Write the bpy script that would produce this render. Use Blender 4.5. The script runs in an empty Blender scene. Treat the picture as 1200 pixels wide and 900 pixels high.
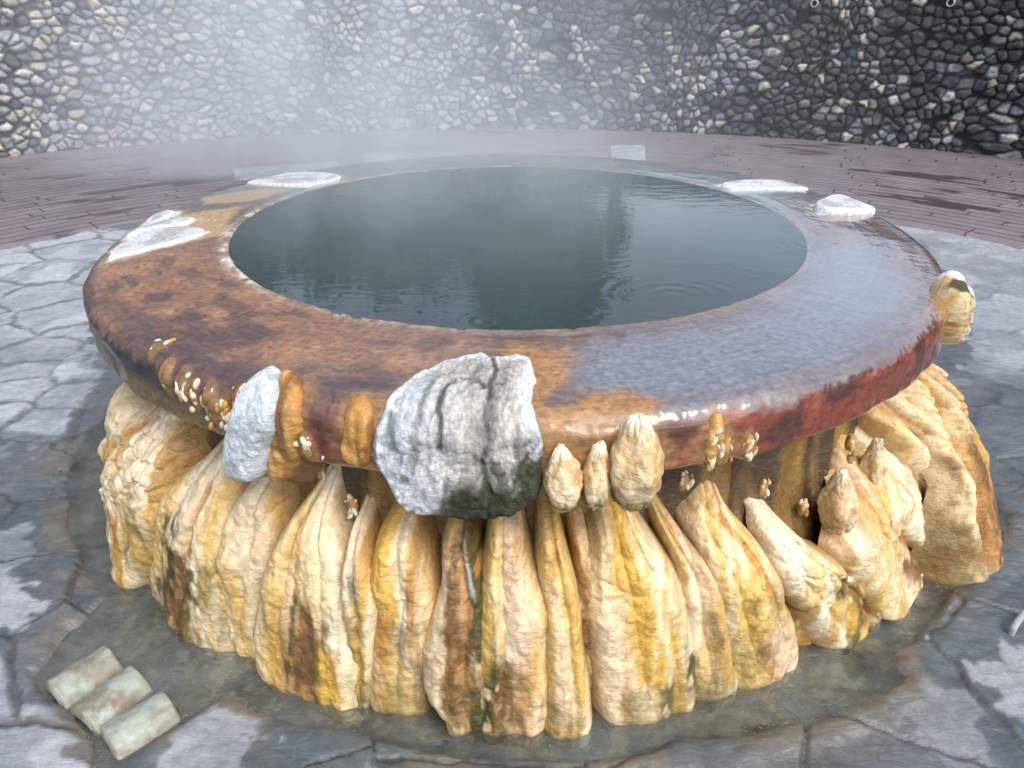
import bpy, math, random
import numpy as np
DATA = {"HB": [[35.8, 0.41, 1.4], [58.61, 0.45, 1.36], [56.96, 0.489, 1.38], [3.77, 0.686, 1.425], [6.56, 0.69, 1.425], [9.53, 0.723, 1.435], [44.43, 0.417, 1.38], [57.44, 0.307, 1.41], [53.78, 0.181, 1.42], [56.26, 0.384, 1.42], [49.13, 0.566, 1.5], [57.19, 0.568, 1.4], [28.43, 0.424, 1.42], [-35.13, 0.639, 1.43], [-39.23, 0.672, 1.4]], "M": [{"L": [[-66.26, 0.542], [-62.01, 0.477], [-61.6, 0.406], [-61.37, 0.339], [-59.29, 0.3]], "R": [[-59.46, 0.56], [-52.7, 0.566], [-51.24, 0.467], [-58.58, 0.215]], "lobes": 1, "out": 0.05, "head": 0.2, "stains": [["b", -0.3, 0.25, 0.1, 0.6, 0.35]], "dep": 1.0, "label": "smooth tan lobe at the far left of the basin", "ridge": 0.1}, {"L": [[-43.8, 0.623], [-51.49, 0.545], [-55.66, 0.478], [-62.14, 0.3], [-56.42, 0.242], [-56.19, 0.131], [-56.23, 0.042], [-54.0, 0.0], [-50.8, -0.026], [-51.33, -0.078]], "R": [[-42.48, 0.631], [-40.52, 0.572], [-39.16, 0.53], [-38.01, 0.498], [-40.5, 0.397], [-41.82, 0.312], [-44.4, 0.172], [-46.74, 0.075], [-50.85, -0.1]], "lobes": 5, "out": 0.075, "head": 0.4, "stains": [["a", -0.5, 0.07, 0, 0.22, 1], ["a", 0.45, 0.05, 0, 0.3, 0.8], ["o", 0.15, 0.22, 0, 0.35, 1], ["o", -0.3, 0.12, 0.15, 0.75, 0.8], ["y", -0.6, 0.3, 0, 0.6, 0.7], ["y", 0.5, 0.3, 0.0, 0.5, 0.7]], "dep": 1.0, "label": None, "ridge": 0.2}, {"L": [[-35.91, 0.561], [-39.39, 0.47], [-42.27, 0.367], [-45.58, 0.193], [-53.49, -0.036], [-52.17, -0.1], [-49.21, -0.1], [-46.25, -0.1]], "R": [[-34.58, 0.569], [-32.03, 0.514], [-30.53, 0.452], [-30.35, 0.363], [-30.75, 0.27], [-32.08, 0.095]], "lobes": 5, "out": 0.03, "head": 0.4, "stains": [["b", 0.1, 0.17, 0.0, 0.45, 1], ["a", -0.28, 0.06, 0.05, 0.55, 0.9], ["a", -0.02, 0.06, 0.2, 0.55, 1], ["a", 0.3, 0.06, 0.0, 0.35, 0.9], ["a", 0.6, 0.12, 0.2, 0.4, 0.8], ["o", 0.2, 0.12, 0.5, 0.8, 1], ["y", -0.6, 0.3, 0, 0.6, 0.7], ["y", 0.7, 0.3, 0, 0.8, 0.5]], "dep": 1.0, "label": None, "ridge": 0.2}, {"L": [[-30.17, 0.495], [-31.56, 0.396], [-32.44, 0.211], [-33.59, 0.103], [-33.52, 0.035], [-31.67, 0.029]], "R": [[-25.74, 0.554], [-23.74, 0.537], [-24.56, 0.449], [-25.4, 0.328], [-26.35, 0.257], [-28.24, 0.04]], "lobes": 4, "out": -0.02, "head": 0.2, "stains": [["y", -0.45, 0.2, 0.0, 0.7, 0.9], ["o", -0.35, 0.1, 0.2, 0.7, 0.5]], "dep": 1.0, "label": None, "ridge": 0.2}, {"L": [[-20.55, 0.581], [-21.99, 0.517], [-23.72, 0.445], [-24.74, 0.331], [-26.19, 0.186], [-27.82, -0.005], [-26.64, -0.052], [-22.84, -0.055]], "R": [[-18.65, 0.572], [-18.02, 0.479], [-16.38, 0.403], [-16.04, 0.318], [-15.67, 0.186], [-14.9, 0.035]], "lobes": 5, "out": 0.02, "head": 0.35, "stains": [["b", 0.12, 0.18, 0.0, 0.42, 1], ["a", -0.08, 0.05, 0.05, 0.47, 0.9], ["a", 0.35, 0.08, 0.0, 0.2, 0.6], ["y", -0.4, 0.15, 0, 0.5, 0.8], ["y", 0.45, 0.14, 0, 0.25, 1], ["o", -0.15, 0.1, 0.5, 0.9, 0.9]], "dep": 1.0, "label": None, "ridge": 0.2}, {"L": [[-16.23, 0.509], [-16.73, 0.451], [-16.35, 0.378], [-15.82, 0.207], [-15.46, 0.081]], "R": [[-14.93, 0.501], [-14.38, 0.441], [-13.32, 0.383], [-12.61, 0.309], [-13.3, 0.204], [-14.34, 0.053]], "lobes": 3, "out": 0.0, "head": 0.3, "stains": [["a", -0.1, 0.14, 0.3, 0.65, 0.8], ["y", -0.2, 0.4, 0.1, 0.6, 0.7]], "dep": 1.0, "label": None, "ridge": 0.2}, {"L": [[-12.91, 0.53], [-14.34, 0.464], [-13.92, 0.386], [-12.6, 0.304], [-13.6, 0.188], [-14.49, 0.025]], "R": [[-8.58, 0.523], [-7.88, 0.443], [-7.63, 0.359], [-8.44, 0.212], [-8.84, 0.068]], "lobes": 3, "out": 0.0, "head": 0.2, "stains": [["o", -0.55, 0.35, 0, 0.55, 1], ["y", -0.5, 0.4, 0.55, 1, 1], ["o", 0.35, 0.14, 0.4, 0.75, 0.7], ["a", 0.1, 0.1, 0.4, 0.6, 0.5]], "dep": 1.0, "label": None, "ridge": 0.2}, {"L": [[-6.73, 0.533], [-7.59, 0.467], [-6.61, 0.364], [-8.38, 0.224], [-8.41, 0.091], [-7.79, 0.043], [-6.27, 0.015]], "R": [[-3.56, 0.538], [-3.06, 0.44], [-2.73, 0.289], [-2.63, 0.134], [-2.87, -0.007]], "lobes": 3, "out": 0.02, "head": 0.12, "stains": [["o", -0.55, 0.3, 0.75, 1, 1], ["b", 0.25, 0.42, 0.0, 0.85, 1], ["a", 0.6, 0.25, 0.3, 1, 0.9], ["a", 0.5, 0.2, 0, 0.15, 1], ["w", 0.35, 0.12, 0.7, 0.84, 0.45]], "dep": 1.0, "label": "mound streaked brown and mossy green below the grey crust", "ridge": 0.2}, {"L": [[-3.38, 0.542], [-3.27, 0.444], [-3.11, 0.294], [-3.44, 0.139], [-3.71, -0.017]], "R": [[1.4, 0.534], [1.81, 0.41], [2.85, 0.318], [2.96, 0.141], [2.99, -0.093]], "lobes": 4, "out": 0.03, "head": 0.12, "stains": [["a", -0.35, 0.25, 0.0, 0.3, 1], ["a", -0.55, 0.08, 0.2, 0.55, 0.7], ["b", 0.0, 0.2, 0.05, 0.3, 0.5], ["y", -0.7, 0.2, 0.3, 1, 0.8], ["y", 0.5, 0.2, 0.2, 0.5, 0.6], ["p", 0.1, 0.3, 0.4, 1, 0.6]], "dep": 1.0, "label": None, "ridge": 0.2}, {"L": [[1.48, 0.525], [1.89, 0.41], [2.94, 0.317], [3.17, -0.094]], "R": [[4.67, 0.523], [5.39, 0.406], [5.8, 0.258], [6.61, 0.079], [7.12, -0.091]], "lobes": 3, "out": 0.03, "head": 0.12, "stains": [["o", 0, 0.5, 0.8, 1, 0.7], ["y", 0.5, 0.15, 0.1, 0.7, 0.9], ["p", -0.2, 0.3, 0.1, 0.7, 0.6]], "dep": 1.0, "label": None, "ridge": 0.2}, {"L": [[4.72, 0.51], [5.73, 0.362], [6.31, 0.206], [7.28, 0.012], [7.79, -0.125]], "R": [[7.29, 0.507], [7.44, 0.281], [8.59, 0.12], [9.34, 0.004], [9.95, -0.135]], "lobes": 2, "out": -0.03, "head": 0.15, "stains": [["b", 0.0, 0.5, 0.35, 0.75, 0.9], ["o", 0, 0.7, 0.5, 1, 0.6]], "dep": 0.9, "label": None, "ridge": 0.2}, {"L": [[6.83, 0.535], [6.07, 0.466], [6.49, 0.383], [6.92, 0.328], [8.15, 0.157], [9.19, -0.074]], "R": [[12.12, 0.551], [14.04, 0.449], [15.39, 0.381], [16.19, 0.266], [17.24, 0.126], [18.09, -0.099]], "lobes": 5, "out": 0.02, "head": 0.18, "stains": [["o", -0.65, 0.15, 0.75, 0.92, 0.9], ["y", -0.1, 0.3, 0.2, 0.95, 1], ["a", 0.75, 0.13, 0.05, 0.25, 1], ["a", 0.2, 0.08, 0, 0.12, 0.9], ["y", 0.4, 0.1, 0, 0.6, 0.8], ["p", -0.5, 0.2, 0.2, 0.6, 0.5]], "dep": 1.0, "label": None, "ridge": 0.2}, {"L": [[13.34, 0.534], [13.99, 0.469], [15.65, 0.371], [16.49, 0.253], [17.56, 0.112], [18.45, -0.082]], "R": [[14.58, 0.531], [17.0, 0.434], [19.13, 0.352], [20.39, 0.242], [22.08, 0.074], [23.65, -0.07]], "lobes": 4, "out": 0.0, "head": 0.3, "stains": [["y", 0.45, 0.3, 0.1, 0.6, 1], ["o", 0.3, 0.15, 0.3, 0.9, 0.6], ["a", 0.2, 0.1, 0.3, 0.4, 0.5]], "dep": 1.0, "label": None, "ridge": 0.2}, {"L": [[19.67, 0.578], [18.74, 0.502], [17.08, 0.457], [18.51, 0.393], [20.06, 0.265], [22.1, 0.086], [23.27, -0.058]], "R": [[21.23, 0.571], [23.21, 0.451], [24.98, 0.371], [26.98, 0.239], [30.19, 0.035], [32.5, -0.146]], "lobes": 5, "out": 0.02, "head": 0.5, "stains": [["a", -0.15, 0.12, 0.2, 0.45, 1], ["b", -0.1, 0.1, 0.1, 0.3, 0.7], ["o", 0.35, 0.12, 0.45, 0.95, 0.9], ["y", -0.2, 0.4, 0.3, 0.6, 0.8], ["o", -0.1, 0.3, 0.8, 1, 0.7], ["p", 0.3, 0.3, 0.05, 0.3, 0.6]], "dep": 1.0, "label": None, "ridge": 0.2}, {"L": [[28.17, 0.303], [28.51, 0.211], [30.62, 0.113], [31.93, 0.008], [34.37, -0.176]], "R": [[31.32, 0.218], [33.31, 0.11], [38.39, -0.074], [35.87, -0.1]], "lobes": 2, "out": -0.03, "head": 0.3, "stains": [["o", -0.4, 0.4, 0, 1, 1]], "dep": 1.0, "label": None, "ridge": 0.2}, {"L": [[26.01, 0.407], [25.27, 0.385], [25.98, 0.323], [28.11, 0.239], [30.94, 0.153], [34.53, 0.004], [39.04, -0.169]], "R": [[29.32, 0.417], [31.27, 0.335], [37.29, 0.201], [42.31, 0.057], [50.75, -0.17], [45.16, -0.1]], "lobes": 5, "out": 0.06, "head": 0.25, "stains": [["a", 0.2, 0.22, 0.12, 0.5, 1], ["b", 0.45, 0.15, 0.1, 0.4, 0.8], ["r", 0.4, 0.12, 0.03, 0.2, 1], ["y", 0.0, 0.3, 0.1, 0.4, 0.9], ["o", 0.75, 0.12, 0.25, 0.55, 0.8]], "dep": 1.0, "label": None, "ridge": 0.2}, {"L": [[38.6, 0.395], [35.37, 0.357], [34.03, 0.31], [38.65, 0.156], [48.24, -0.107], [46.11, -0.1]], "R": [[43.27, 0.344], [47.87, 0.259], [58.25, 0.0], [52.64, 0.0], [49.97, -0.004]], "lobes": 3, "out": 0.1, "head": 0.25, "stains": [["r", 0.62, 0.28, 0.25, 0.75, 1], ["b", 0.6, 0.2, 0.05, 0.25, 1], ["p", -0.3, 0.3, 0.2, 0.8, 0.4]], "dep": 1.0, "label": None, "ridge": 0.2}, {"L": [[43.7, 0.485], [40.72, 0.431], [41.42, 0.369], [42.21, 0.296]], "R": [[46.7, 0.45], [49.64, 0.353], [52.7, 0.231], [59.7, 0.045]], "lobes": 2, "out": 0.03, "head": 0.4, "stains": [["y", 0, 0.4, 0.2, 0.7, 0.6]], "dep": 1.0, "label": "slender mound with a rounded head", "ridge": 0.2}, {"L": [[49.72, 0.491], [44.77, 0.485], [46.46, 0.409], [50.39, 0.311], [58.82, 0.123]], "R": [[52.44, 0.462], [58.11, 0.362], [58.24, 0.242], [57.56, 0.181], [57.47, 0.133]], "lobes": 4, "out": 0.05, "head": 0.5, "stains": [["a", 0.5, 0.3, 0, 0.15, 0.9]], "dep": 1.0, "label": "leaf shaped fluted lobe under the rim", "ridge": 0.2}, {"L": [[46.72, 0.381], [46.36, 0.279], [54.45, 0.033], [51.99, -0.0], [50.08, -0.009]], "R": [[58.33, 0.202], [57.47, 0.133], [56.52, 0.035], [54.73, -0.0]], "lobes": 3, "out": 0.1, "head": 0.3, "stains": [["y", 0.2, 0.4, 0, 1, 0.5]], "dep": 1.0, "label": None, "ridge": 0.2}, {"L": [[47.2, 0.58], [47.24, 0.51], [52.64, 0.346], [57.29, 0.139], [56.14, 0.016]], "R": [[53.08, 0.524], [62.31, 0.305], [57.03, 0.271], [56.05, 0.18], [55.19, 0.068]], "lobes": 3, "out": 0.14, "head": 0.3, "stains": [["b", 0.4, 0.4, 0.2, 1, 0.5], ["o", 0.3, 0.4, 0.3, 0.9, 0.9]], "dep": 1.0, "label": None, "ridge": 0.2}, {"L": [[48.9, 0.616], [51.69, 0.499], [57.98, 0.3], [56.4, 0.199], [55.61, 0.068]], "R": [[56.97, 0.568], [61.11, 0.392], [59.1, 0.3], [55.09, 0.241], [54.4, 0.138]], "lobes": 3, "out": 0.19, "head": 0.3, "stains": [["p", -0.3, 0.3, 0.3, 0.9, 0.6], ["y", 0.4, 0.3, 0.1, 0.5, 0.5]], "dep": 1.0, "label": None, "ridge": 0.2}, {"L": [[52.5, 0.66], [53.5, 0.5], [54.5, 0.3], [55, 0.0]], "R": [[64, 0.66], [67, 0.5], [70, 0.3], [72, 0]], "lobes": 9, "out": 0.29, "head": 0.2, "stains": [["b", -0.35, 0.3, 0.02, 0.45, 1], ["b", -0.3, 0.15, 0.1, 0.5, 0.9], ["o", -0.65, 0.12, 0.1, 0.9, 0.8], ["y", 0.0, 0.2, 0.3, 0.9, 0.6]], "dep": 1.0, "label": "pale mound with a rusty base at the far right", "ridge": 0.45}], "B": [{"poly": [[36.44, 0.521], [33.98, 0.5], [32.18, 0.45], [31.41, 0.408], [31.81, 0.365], [33.55, 0.331], [36.28, 0.322], [38.13, 0.35], [38.36, 0.405], [37.3, 0.472]], "off": 0.07, "out": 0.0}], "CR": {"front": [[-5.7, 0.1826], [-3.63, 0.1528], [-2.7, 0.1946], [-2.2, 0.1815], [-1.65, 0.1812], [1.14, 0.1591], [1.89, 0.2328], [1.0, 0.3236], [1.54, 0.4005], [2.21, 0.4423], [2.11, 0.4882], [1.82, 0.5785], [-0.32, 0.6154], [-3.93, 0.6226], [-7.6, 0.6192], [-9.6, 0.6094], [-11.28, 0.522], [-11.97, 0.4681], [-10.9, 0.4039], [-10.66, 0.3595], [-9.92, 0.2993], [-8.24, 0.2299]], "left": [[-21.99, 0.3417], [-20.22, 0.3913], [-20.09, 0.432], [-21.08, 0.4948], [-22.33, 0.563], [-23.2, 0.6025], [-26.35, 0.6163], [-26.34, 0.5409], [-25.41, 0.4864], [-24.23, 0.4317], [-23.52, 0.3979], [-22.85, 0.3675]], "sq1": [[3.99, 0.4257], [2.99, 0.4687], [2.4, 0.5068], [2.3, 0.5613], [3.51, 0.6192], [4.68, 0.6272], [5.34, 0.5862], [5.3, 0.4833], [4.88, 0.4334]], "sq2": [[5.85, 0.4277], [5.27, 0.4649], [5.67, 0.5315], [5.58, 0.5997], [6.36, 0.6235], [7.57, 0.6326], [8.24, 0.6057], [7.65, 0.5203], [7.0, 0.4595]], "sq3": [[9.99, 0.354], [8.43, 0.3873], [7.39, 0.4245], [7.68, 0.5016], [8.22, 0.5704], [9.19, 0.6238], [10.77, 0.6424], [11.36, 0.6149], [12.46, 0.5618], [11.79, 0.4713], [10.52, 0.4254], [10.29, 0.3913]], "tongueA": [[-81.67, 0.0891], [-83.6, 0.1184], [-83.95, 0.1726], [-83.72, 0.299], [-79.41, 0.3345], [-74.78, 0.3566], [-69.96, 0.3489], [-73.13, 0.2348], [-77.93, 0.1006]], "tongueB": [[-90.65, 0.1648], [-91.49, 0.2431], [-89.0, 0.3239], [-83.29, 0.3623], [-80.97, 0.3532], [-85.38, 0.3122], [-86.82, 0.2032]], "tongueC": [[-96.39, 0.3185], [-97.88, 0.4148], [-89.33, 0.3589], [-88.4, 0.3182], [-92.3, 0.2935]], "farleft": [[-118.46, 0.4088], [-124.14, 0.4027], [-130.25, 0.3554], [-133.84, 0.1224], [-130.11, 0.0441], [-121.15, 0.0619], [-117.91, 0.2158]], "farright": [[123.6, 0.0479], [123.73, 0.1978], [120.05, 0.4042], [118.01, 0.4065], [113.58, 0.4056], [113.13, 0.2531], [117.69, 0.0407]], "right": [[100.11, 0.1686], [103.7, 0.2692], [106.3, 0.3615], [106.17, 0.407], [101.02, 0.4105], [97.08, 0.4096], [94.02, 0.2695], [95.05, 0.1465]], "o_left": [[-21.99, 0.3417], [-20.19, 0.3423], [-18.7, 0.3775], [-18.23, 0.4331], [-18.67, 0.4965], [-19.7, 0.5627], [-20.82, 0.5962], [-22.44, 0.6023], [-22.33, 0.563], [-21.08, 0.4948], [-20.09, 0.432]], "o_mid": [[-13.14, 0.3609], [-13.81, 0.3721], [-13.96, 0.4159], [-14.6, 0.4615], [-14.75, 0.5079], [-13.55, 0.5197], [-12.38, 0.5154], [-11.83, 0.4515], [-12.21, 0.3804]], "o_right": [[16.76, 0.4156], [16.06, 0.4403], [15.97, 0.512], [17.08, 0.5363], [18.41, 0.5363], [17.74, 0.4572], [17.36, 0.4234]], "shell": [[62.89, 0.3661], [67.42, 0.4274], [56.98, 0.4099], [56.25, 0.4412], [56.03, 0.4907], [56.27, 0.5392], [56.94, 0.5527], [52.22, 0.4288], [57.68, 0.3747]]}, "PN": {"ochre1": [[-2.27, 0.186], [-0.51, 0.096], [2.05, 0.1055], [5.58, 0.1141], [6.11, 0.1906], [4.53, 0.2649], [2.64, 0.3311], [6.51, 0.3208], [10.14, 0.3145], [11.33, 0.3678], [11.68, 0.4265], [12.21, 0.5183], [2.46, 0.4988], [1.39, 0.4125], [0.93, 0.3139], [1.48, 0.2247], [-0.45, 0.1849]], "ochre2": [[-92.7, 0.3314], [-98.05, 0.1686], [-102.16, 0.0871], [-92.03, 0.0636], [-79.61, 0.0], [-77.13, 0.0791], [-76.01, 0.3156], [-88.39, 0.4139]], "ochre3": [[-106.19, 0.3629], [-114.32, 0.2265], [-117.17, 0.0886], [-105.89, 0.0932], [-101.05, 0.2606]], "grey1": [[2.24, 0.3403], [4.26, 0.3104], [6.46, 0.3271], [4.82, 0.3681], [2.49, 0.3795]], "orange": [[-70.66, 0.346], [-71.56, 0.2233], [-74.39, 0.0731], [-54.32, 0.0], [-37.1, 0.0069], [-22.75, 0.0249], [-14.38, 0.043], [-5.13, 0.033], [-7.94, 0.1754], [-10.69, 0.2459], [-16.05, 0.2525], [-24.47, 0.2746], [-34.0, 0.2597], [-45.66, 0.2993], [-58.24, 0.352]], "dark1": [[-43.66, 0.2738], [-43.93, 0.2219], [-40.46, 0.2173], [-39.49, 0.2405], [-41.86, 0.2809]], "dark2": [[-38.75, 0.2726], [-35.7, 0.2087], [-30.99, 0.1585], [-29.1, 0.2007], [-29.82, 0.2345], [-30.96, 0.2884], [-33.81, 0.3099], [-36.99, 0.303]], "dark3": [[-53.37, 0.27], [-53.11, 0.2156], [-50.34, 0.1975], [-49.39, 0.2376], [-51.12, 0.2775]], "dark4": [[-41.32, 0.3864], [-38.18, 0.336], [-30.01, 0.3314], [-22.27, 0.3362], [-23.41, 0.3907], [-30.75, 0.3916], [-37.05, 0.4022]], "sky_sheen": [[9.05, 0.0843], [22.27, 0.0731], [34.51, 0.0682], [46.88, 0.0536], [66.34, 0.0138], [76.59, 0.1777], [63.22, 0.2586], [48.35, 0.3365], [33.47, 0.3812], [22.38, 0.3921], [13.97, 0.3976], [6.97, 0.3546], [3.11, 0.2067]], "crack1": [[-2.38, 0.2001], [-1.87, 0.2568], [-2.24, 0.3044], [-2.22, 0.3758], [-2.5, 0.4076], [-2.25, 0.436], [-2.62, 0.4756], [-2.46, 0.5234], [-1.96, 0.5441]], "crack2": [[-5.48, 0.3179], [-6.2, 0.3489], [-6.28, 0.3939], [-5.95, 0.4168], [-6.06, 0.4532]], "crack3": [[-4.54, 0.3024], [-3.52, 0.2973], [-2.88, 0.3268], [-2.24, 0.3044]]}, "ND": [["d", -37.12, 0.3698, 3], ["d", -33.68, 0.4214, 7], ["d", -33.95, 0.4088, 5], ["d", -31.74, 0.4449, 6], ["d", -31.54, 0.4217, 4], ["d", -30.07, 0.4423, 5], ["d", -27.96, 0.4294, 8], ["d", -28.19, 0.4638, 9], ["d", -26.75, 0.4672, 4], ["d", -26.2, 0.4529, 5], ["d", -24.32, 0.4113, 5], ["d", -24.53, 0.4257, 4], ["d", -20.17, 0.479, 6], ["d", -20.8, 0.5297, 6], ["d", -21.86, 0.5759, 5], ["d", -17.86, 0.5011, 4], ["s", -16.55, 0.505, 5], ["s", -19.8, 0.587, 5], ["s", 16.86, 0.571, 5], ["d", 16.79, 0.4595, 6], ["d", 17.64, 0.4922, 5], ["d", 16.64, 0.5151, 5], ["d", 20.23, 0.4905, 6], ["d", 20.6, 0.5177, 7], ["s", 26.84, 0.497, 5], ["s", 42.0, 0.504, 5], ["s", 42.99, 0.43, 5], ["s", 33.69, 0.383, 5], ["s", 42.43, 0.391, 5], ["s", 62.43, 0.442, 5]], "G": {"moat": [[-1.875, 0.121], [-1.713, -0.302], [-1.625, -0.492], [-1.514, -0.691], [-1.406, -0.837], [-1.266, -0.99], [-1.204, -1.043], [-1.24, -1.168], [-1.261, -1.319], [-1.219, -1.371], [-0.982, -1.52], [-0.913, -1.535], [-0.813, -1.469], [-0.758, -1.409], [-0.716, -1.376], [-0.636, -1.425], [-0.521, -1.465], [-0.377, -1.494], [-0.24, -1.52], [-0.131, -1.545], [-0.007, -1.559], [0.155, -1.563], [0.287, -1.549], [0.393, -1.509], [0.532, -1.49], [0.676, -1.457], [0.836, -1.401], [0.956, -1.355], [1.011, -1.312], [0.997, -1.266], [1.055, -1.219], [1.194, -1.114], [1.348, -0.977], [1.576, -0.781], [1.686, -0.634]], "ridges": [[[-1.154, -1.38], [-1.078, -1.28]], [[-1.044, -1.451], [-0.978, -1.345]], [[-0.951, -1.513], [-0.864, -1.423]]], "dry": {"d1": [[-1.364, -1.272], [-1.263, -1.327], [-1.211, -1.384], [-0.98, -1.531], [-0.943, -1.584], [-0.983, -1.701], [-1.2, -1.702], [-1.519, -1.245]], "d2": [[-1.684, -0.768], [-1.622, -0.754], [-1.532, -0.89], [-1.546, -0.985], [-1.625, -1.021], [-1.81, -0.747]], "d3": [[-1.524, -1.02], [-1.433, -1.002], [-1.354, -1.081], [-1.359, -1.168], [-1.375, -1.199], [-1.416, -1.19], [-1.474, -1.244], [-1.625, -1.021]], "d4": [[-0.847, -1.563], [-0.765, -1.445], [-0.718, -1.431], [-0.56, -1.472], [-0.537, -1.517], [-0.596, -1.551], [-0.567, -1.582], [-0.567, -1.642], [-0.828, -1.644]], "d5": [[-3.666, 2.357], [-3.291, 2.798], [-2.966, 2.8], [-2.718, 1.983], [-2.438, 1.356], [-2.098, 0.751], [-2.072, 0.455], [-1.856, 0.122], [-1.813, -0.094], [-1.894, -0.224], [-1.989, -0.286], [-2.253, -0.288], [-4.15, 2.354]], "d6": [[2.885, 3.031], [3.197, 2.793], [3.602, 2.404], [3.808, 1.853], [2.528, 0.075], [2.259, 0.226], [2.174, 0.483], [2.627, 1.388], [2.875, 2.399]], "d7": [[1.188, -1.256], [1.242, -1.241], [1.318, -1.226], [1.355, -1.241], [1.444, -1.309], [1.375, -1.412], [1.249, -1.413], [1.231, -1.337], [1.191, -1.311]], "d8": [[0.958, -1.365], [1.053, -1.346], [1.102, -1.414], [1.112, -1.507], [1.089, -1.612], [0.957, -1.613], [0.943, -1.486]]}, "handle": [[1.362, -1.173], [1.387, -1.151], [1.425, -1.119]], "pads": [[[-2.986, 5.037], [-1.916, 5.502], [-1.773, 4.834], [-2.74, 4.434]], [[-1.76, 5.906], [-1.405, 6.015], [-1.269, 5.411], [-1.62, 5.315]], [[1.115, 6.542], [1.572, 6.545], [1.42, 5.523], [1.02, 5.521]]], "pipes": [[3.485, 6.985, 1.536], [4.713, 6.297, 1.544]], "rings": [[-0.082, -0.944], [1.073, -0.246], [0.43, -0.767], [0.133, -0.862]]}}

rng = np.random.default_rng(7)
sc = bpy.context.scene
col = sc.collection
sin, cos, rad = np.sin, np.cos, math.radians

# ------------------------------------------------------------------ numpy noise
def _hash(ix, iy, iz, seed):
    h = (ix.astype(np.int64)*374761393 + iy.astype(np.int64)*668265263 + iz.astype(np.int64)*2147483647 + seed*1274126177) & 0xffffffff
    h = ((h ^ (h >> 13))*1274126177) & 0xffffffff
    h = ((h ^ (h >> 16))*2246822519) & 0xffffffff
    return ((h ^ (h >> 15)) & 0xffffff)/float(0xffffff)
def vnoise(x, y, z=0.0, seed=0):
    x, y = np.broadcast_arrays(np.asarray(x, float), np.asarray(y, float))
    z = np.broadcast_to(np.asarray(z, float), x.shape)
    xi, yi, zi = np.floor(x), np.floor(y), np.floor(z)
    fx, fy, fz = x-xi, y-yi, z-zi
    fx, fy, fz = [f*f*f*(f*(f*6-15)+10) for f in (fx, fy, fz)]
    out = 0.0
    flat = not np.any(fz)
    for dz in ((0,) if flat else (0, 1)):
        wz = (fz if dz else 1-fz)
        for dy in (0, 1):
            wy = (fy if dy else 1-fy)
            for dx in (0, 1):
                wx = (fx if dx else 1-fx)
                out = out + wx*wy*wz*_hash(xi+dx, yi+dy, zi+dz, seed)
    return out
def fbm(x, y, z=0.0, seed=0, o=4):
    """fractal noise, about 0..1 with mean .5"""
    s, a, t = 0.0, .5, 0.0
    for k in range(o):
        f = 2.03**k
        s = s + a*vnoise(np.asarray(x)*f + 17.3*k, np.asarray(y)*f + 9.1*k, np.asarray(z)*f, seed+k)
        t += a; a *= .5
    return s/t
def sst(a, b, x):
    t = np.clip((x-a)/(b-a), 0, 1); return t*t*(3-2*t)
def mixc(c, d, m):
    return c*(1-m[..., None]) + np.asarray(d, float)*m[..., None]
def cell(x, y, cx, cy, seed, jit=.85, brick=.5, drop=.15):
    """irregular stone pattern: distance to joint, stone id, seed offset (dx, dy)"""
    x, y = np.asarray(x, float)/cx, np.asarray(y, float)/cy
    yi0 = np.floor(y)
    F1 = np.full(x.shape, 9e9); F2 = F1.copy(); id1 = np.zeros(x.shape)
    p1x = np.zeros(x.shape); p1y = p1x.copy(); p2x = p1x.copy(); p2y = p1x.copy()
    for dy in (-2, -1, 0, 1, 2):
        yi = yi0+dy
        off = brick*(yi % 2)
        xi0 = np.floor(x-off)
        for dx in (-2, -1, 0, 1, 2):
            xi = xi0+dx
            keep = _hash(xi, yi, xi*0+3, seed) > drop
            px = xi+off+.5+jit*(_hash(xi, yi, xi*0+1, seed)-.5)
            py = yi+.5+jit*(_hash(xi, yi, xi*0+2, seed)-.5)
            d = np.where(keep, ((x-px)*cx)**2+((y-py)*cy*1.15)**2, 9e8)
            n1 = d < F1; n2 = (~n1) & (d < F2)
            F2 = np.where(n1, F1, np.where(n2, d, F2))
            p2x = np.where(n1, p1x, np.where(n2, px, p2x)); p2y = np.where(n1, p1y, np.where(n2, py, p2y))
            F1 = np.where(n1, d, F1); p1x = np.where(n1, px, p1x); p1y = np.where(n1, py, p1y)
            id1 = np.where(n1, _hash(xi, yi, xi*0+7, seed), id1)
    L = np.hypot((p2x-p1x)*cx, (p2y-p1y)*cy*1.15)+1e-6
    return (F2-F1)/(2*L), id1, (x-p1x)*cx, (y-p1y)*cy
def sdf(px, py, poly):
    """signed distance to a polygon, positive inside"""
    P = np.asarray(poly, float); n = len(P)
    d = np.full(px.shape, 9e9); ins = np.zeros(px.shape, bool)
    for i in range(n):
        a, b = P[i], P[(i+1) % n]
        e = b-a; wx, wy = px-a[0], py-a[1]
        t = np.clip((wx*e[0]+wy*e[1])/(e@e+1e-12), 0, 1)
        d = np.minimum(d, (wx-e[0]*t)**2+(wy-e[1]*t)**2)
        c = ((a[1] > py) != (b[1] > py)) & (px < (b[0]-a[0])*(py-a[1])/(b[1]-a[1]+1e-12)+a[0])
        ins ^= c
    d = np.sqrt(d)
    return np.where(ins, d, -d)
def h01(k, j=0):
    return float(_hash(np.array([k]), np.array([j]), np.array([5]), 11)[0])

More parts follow.
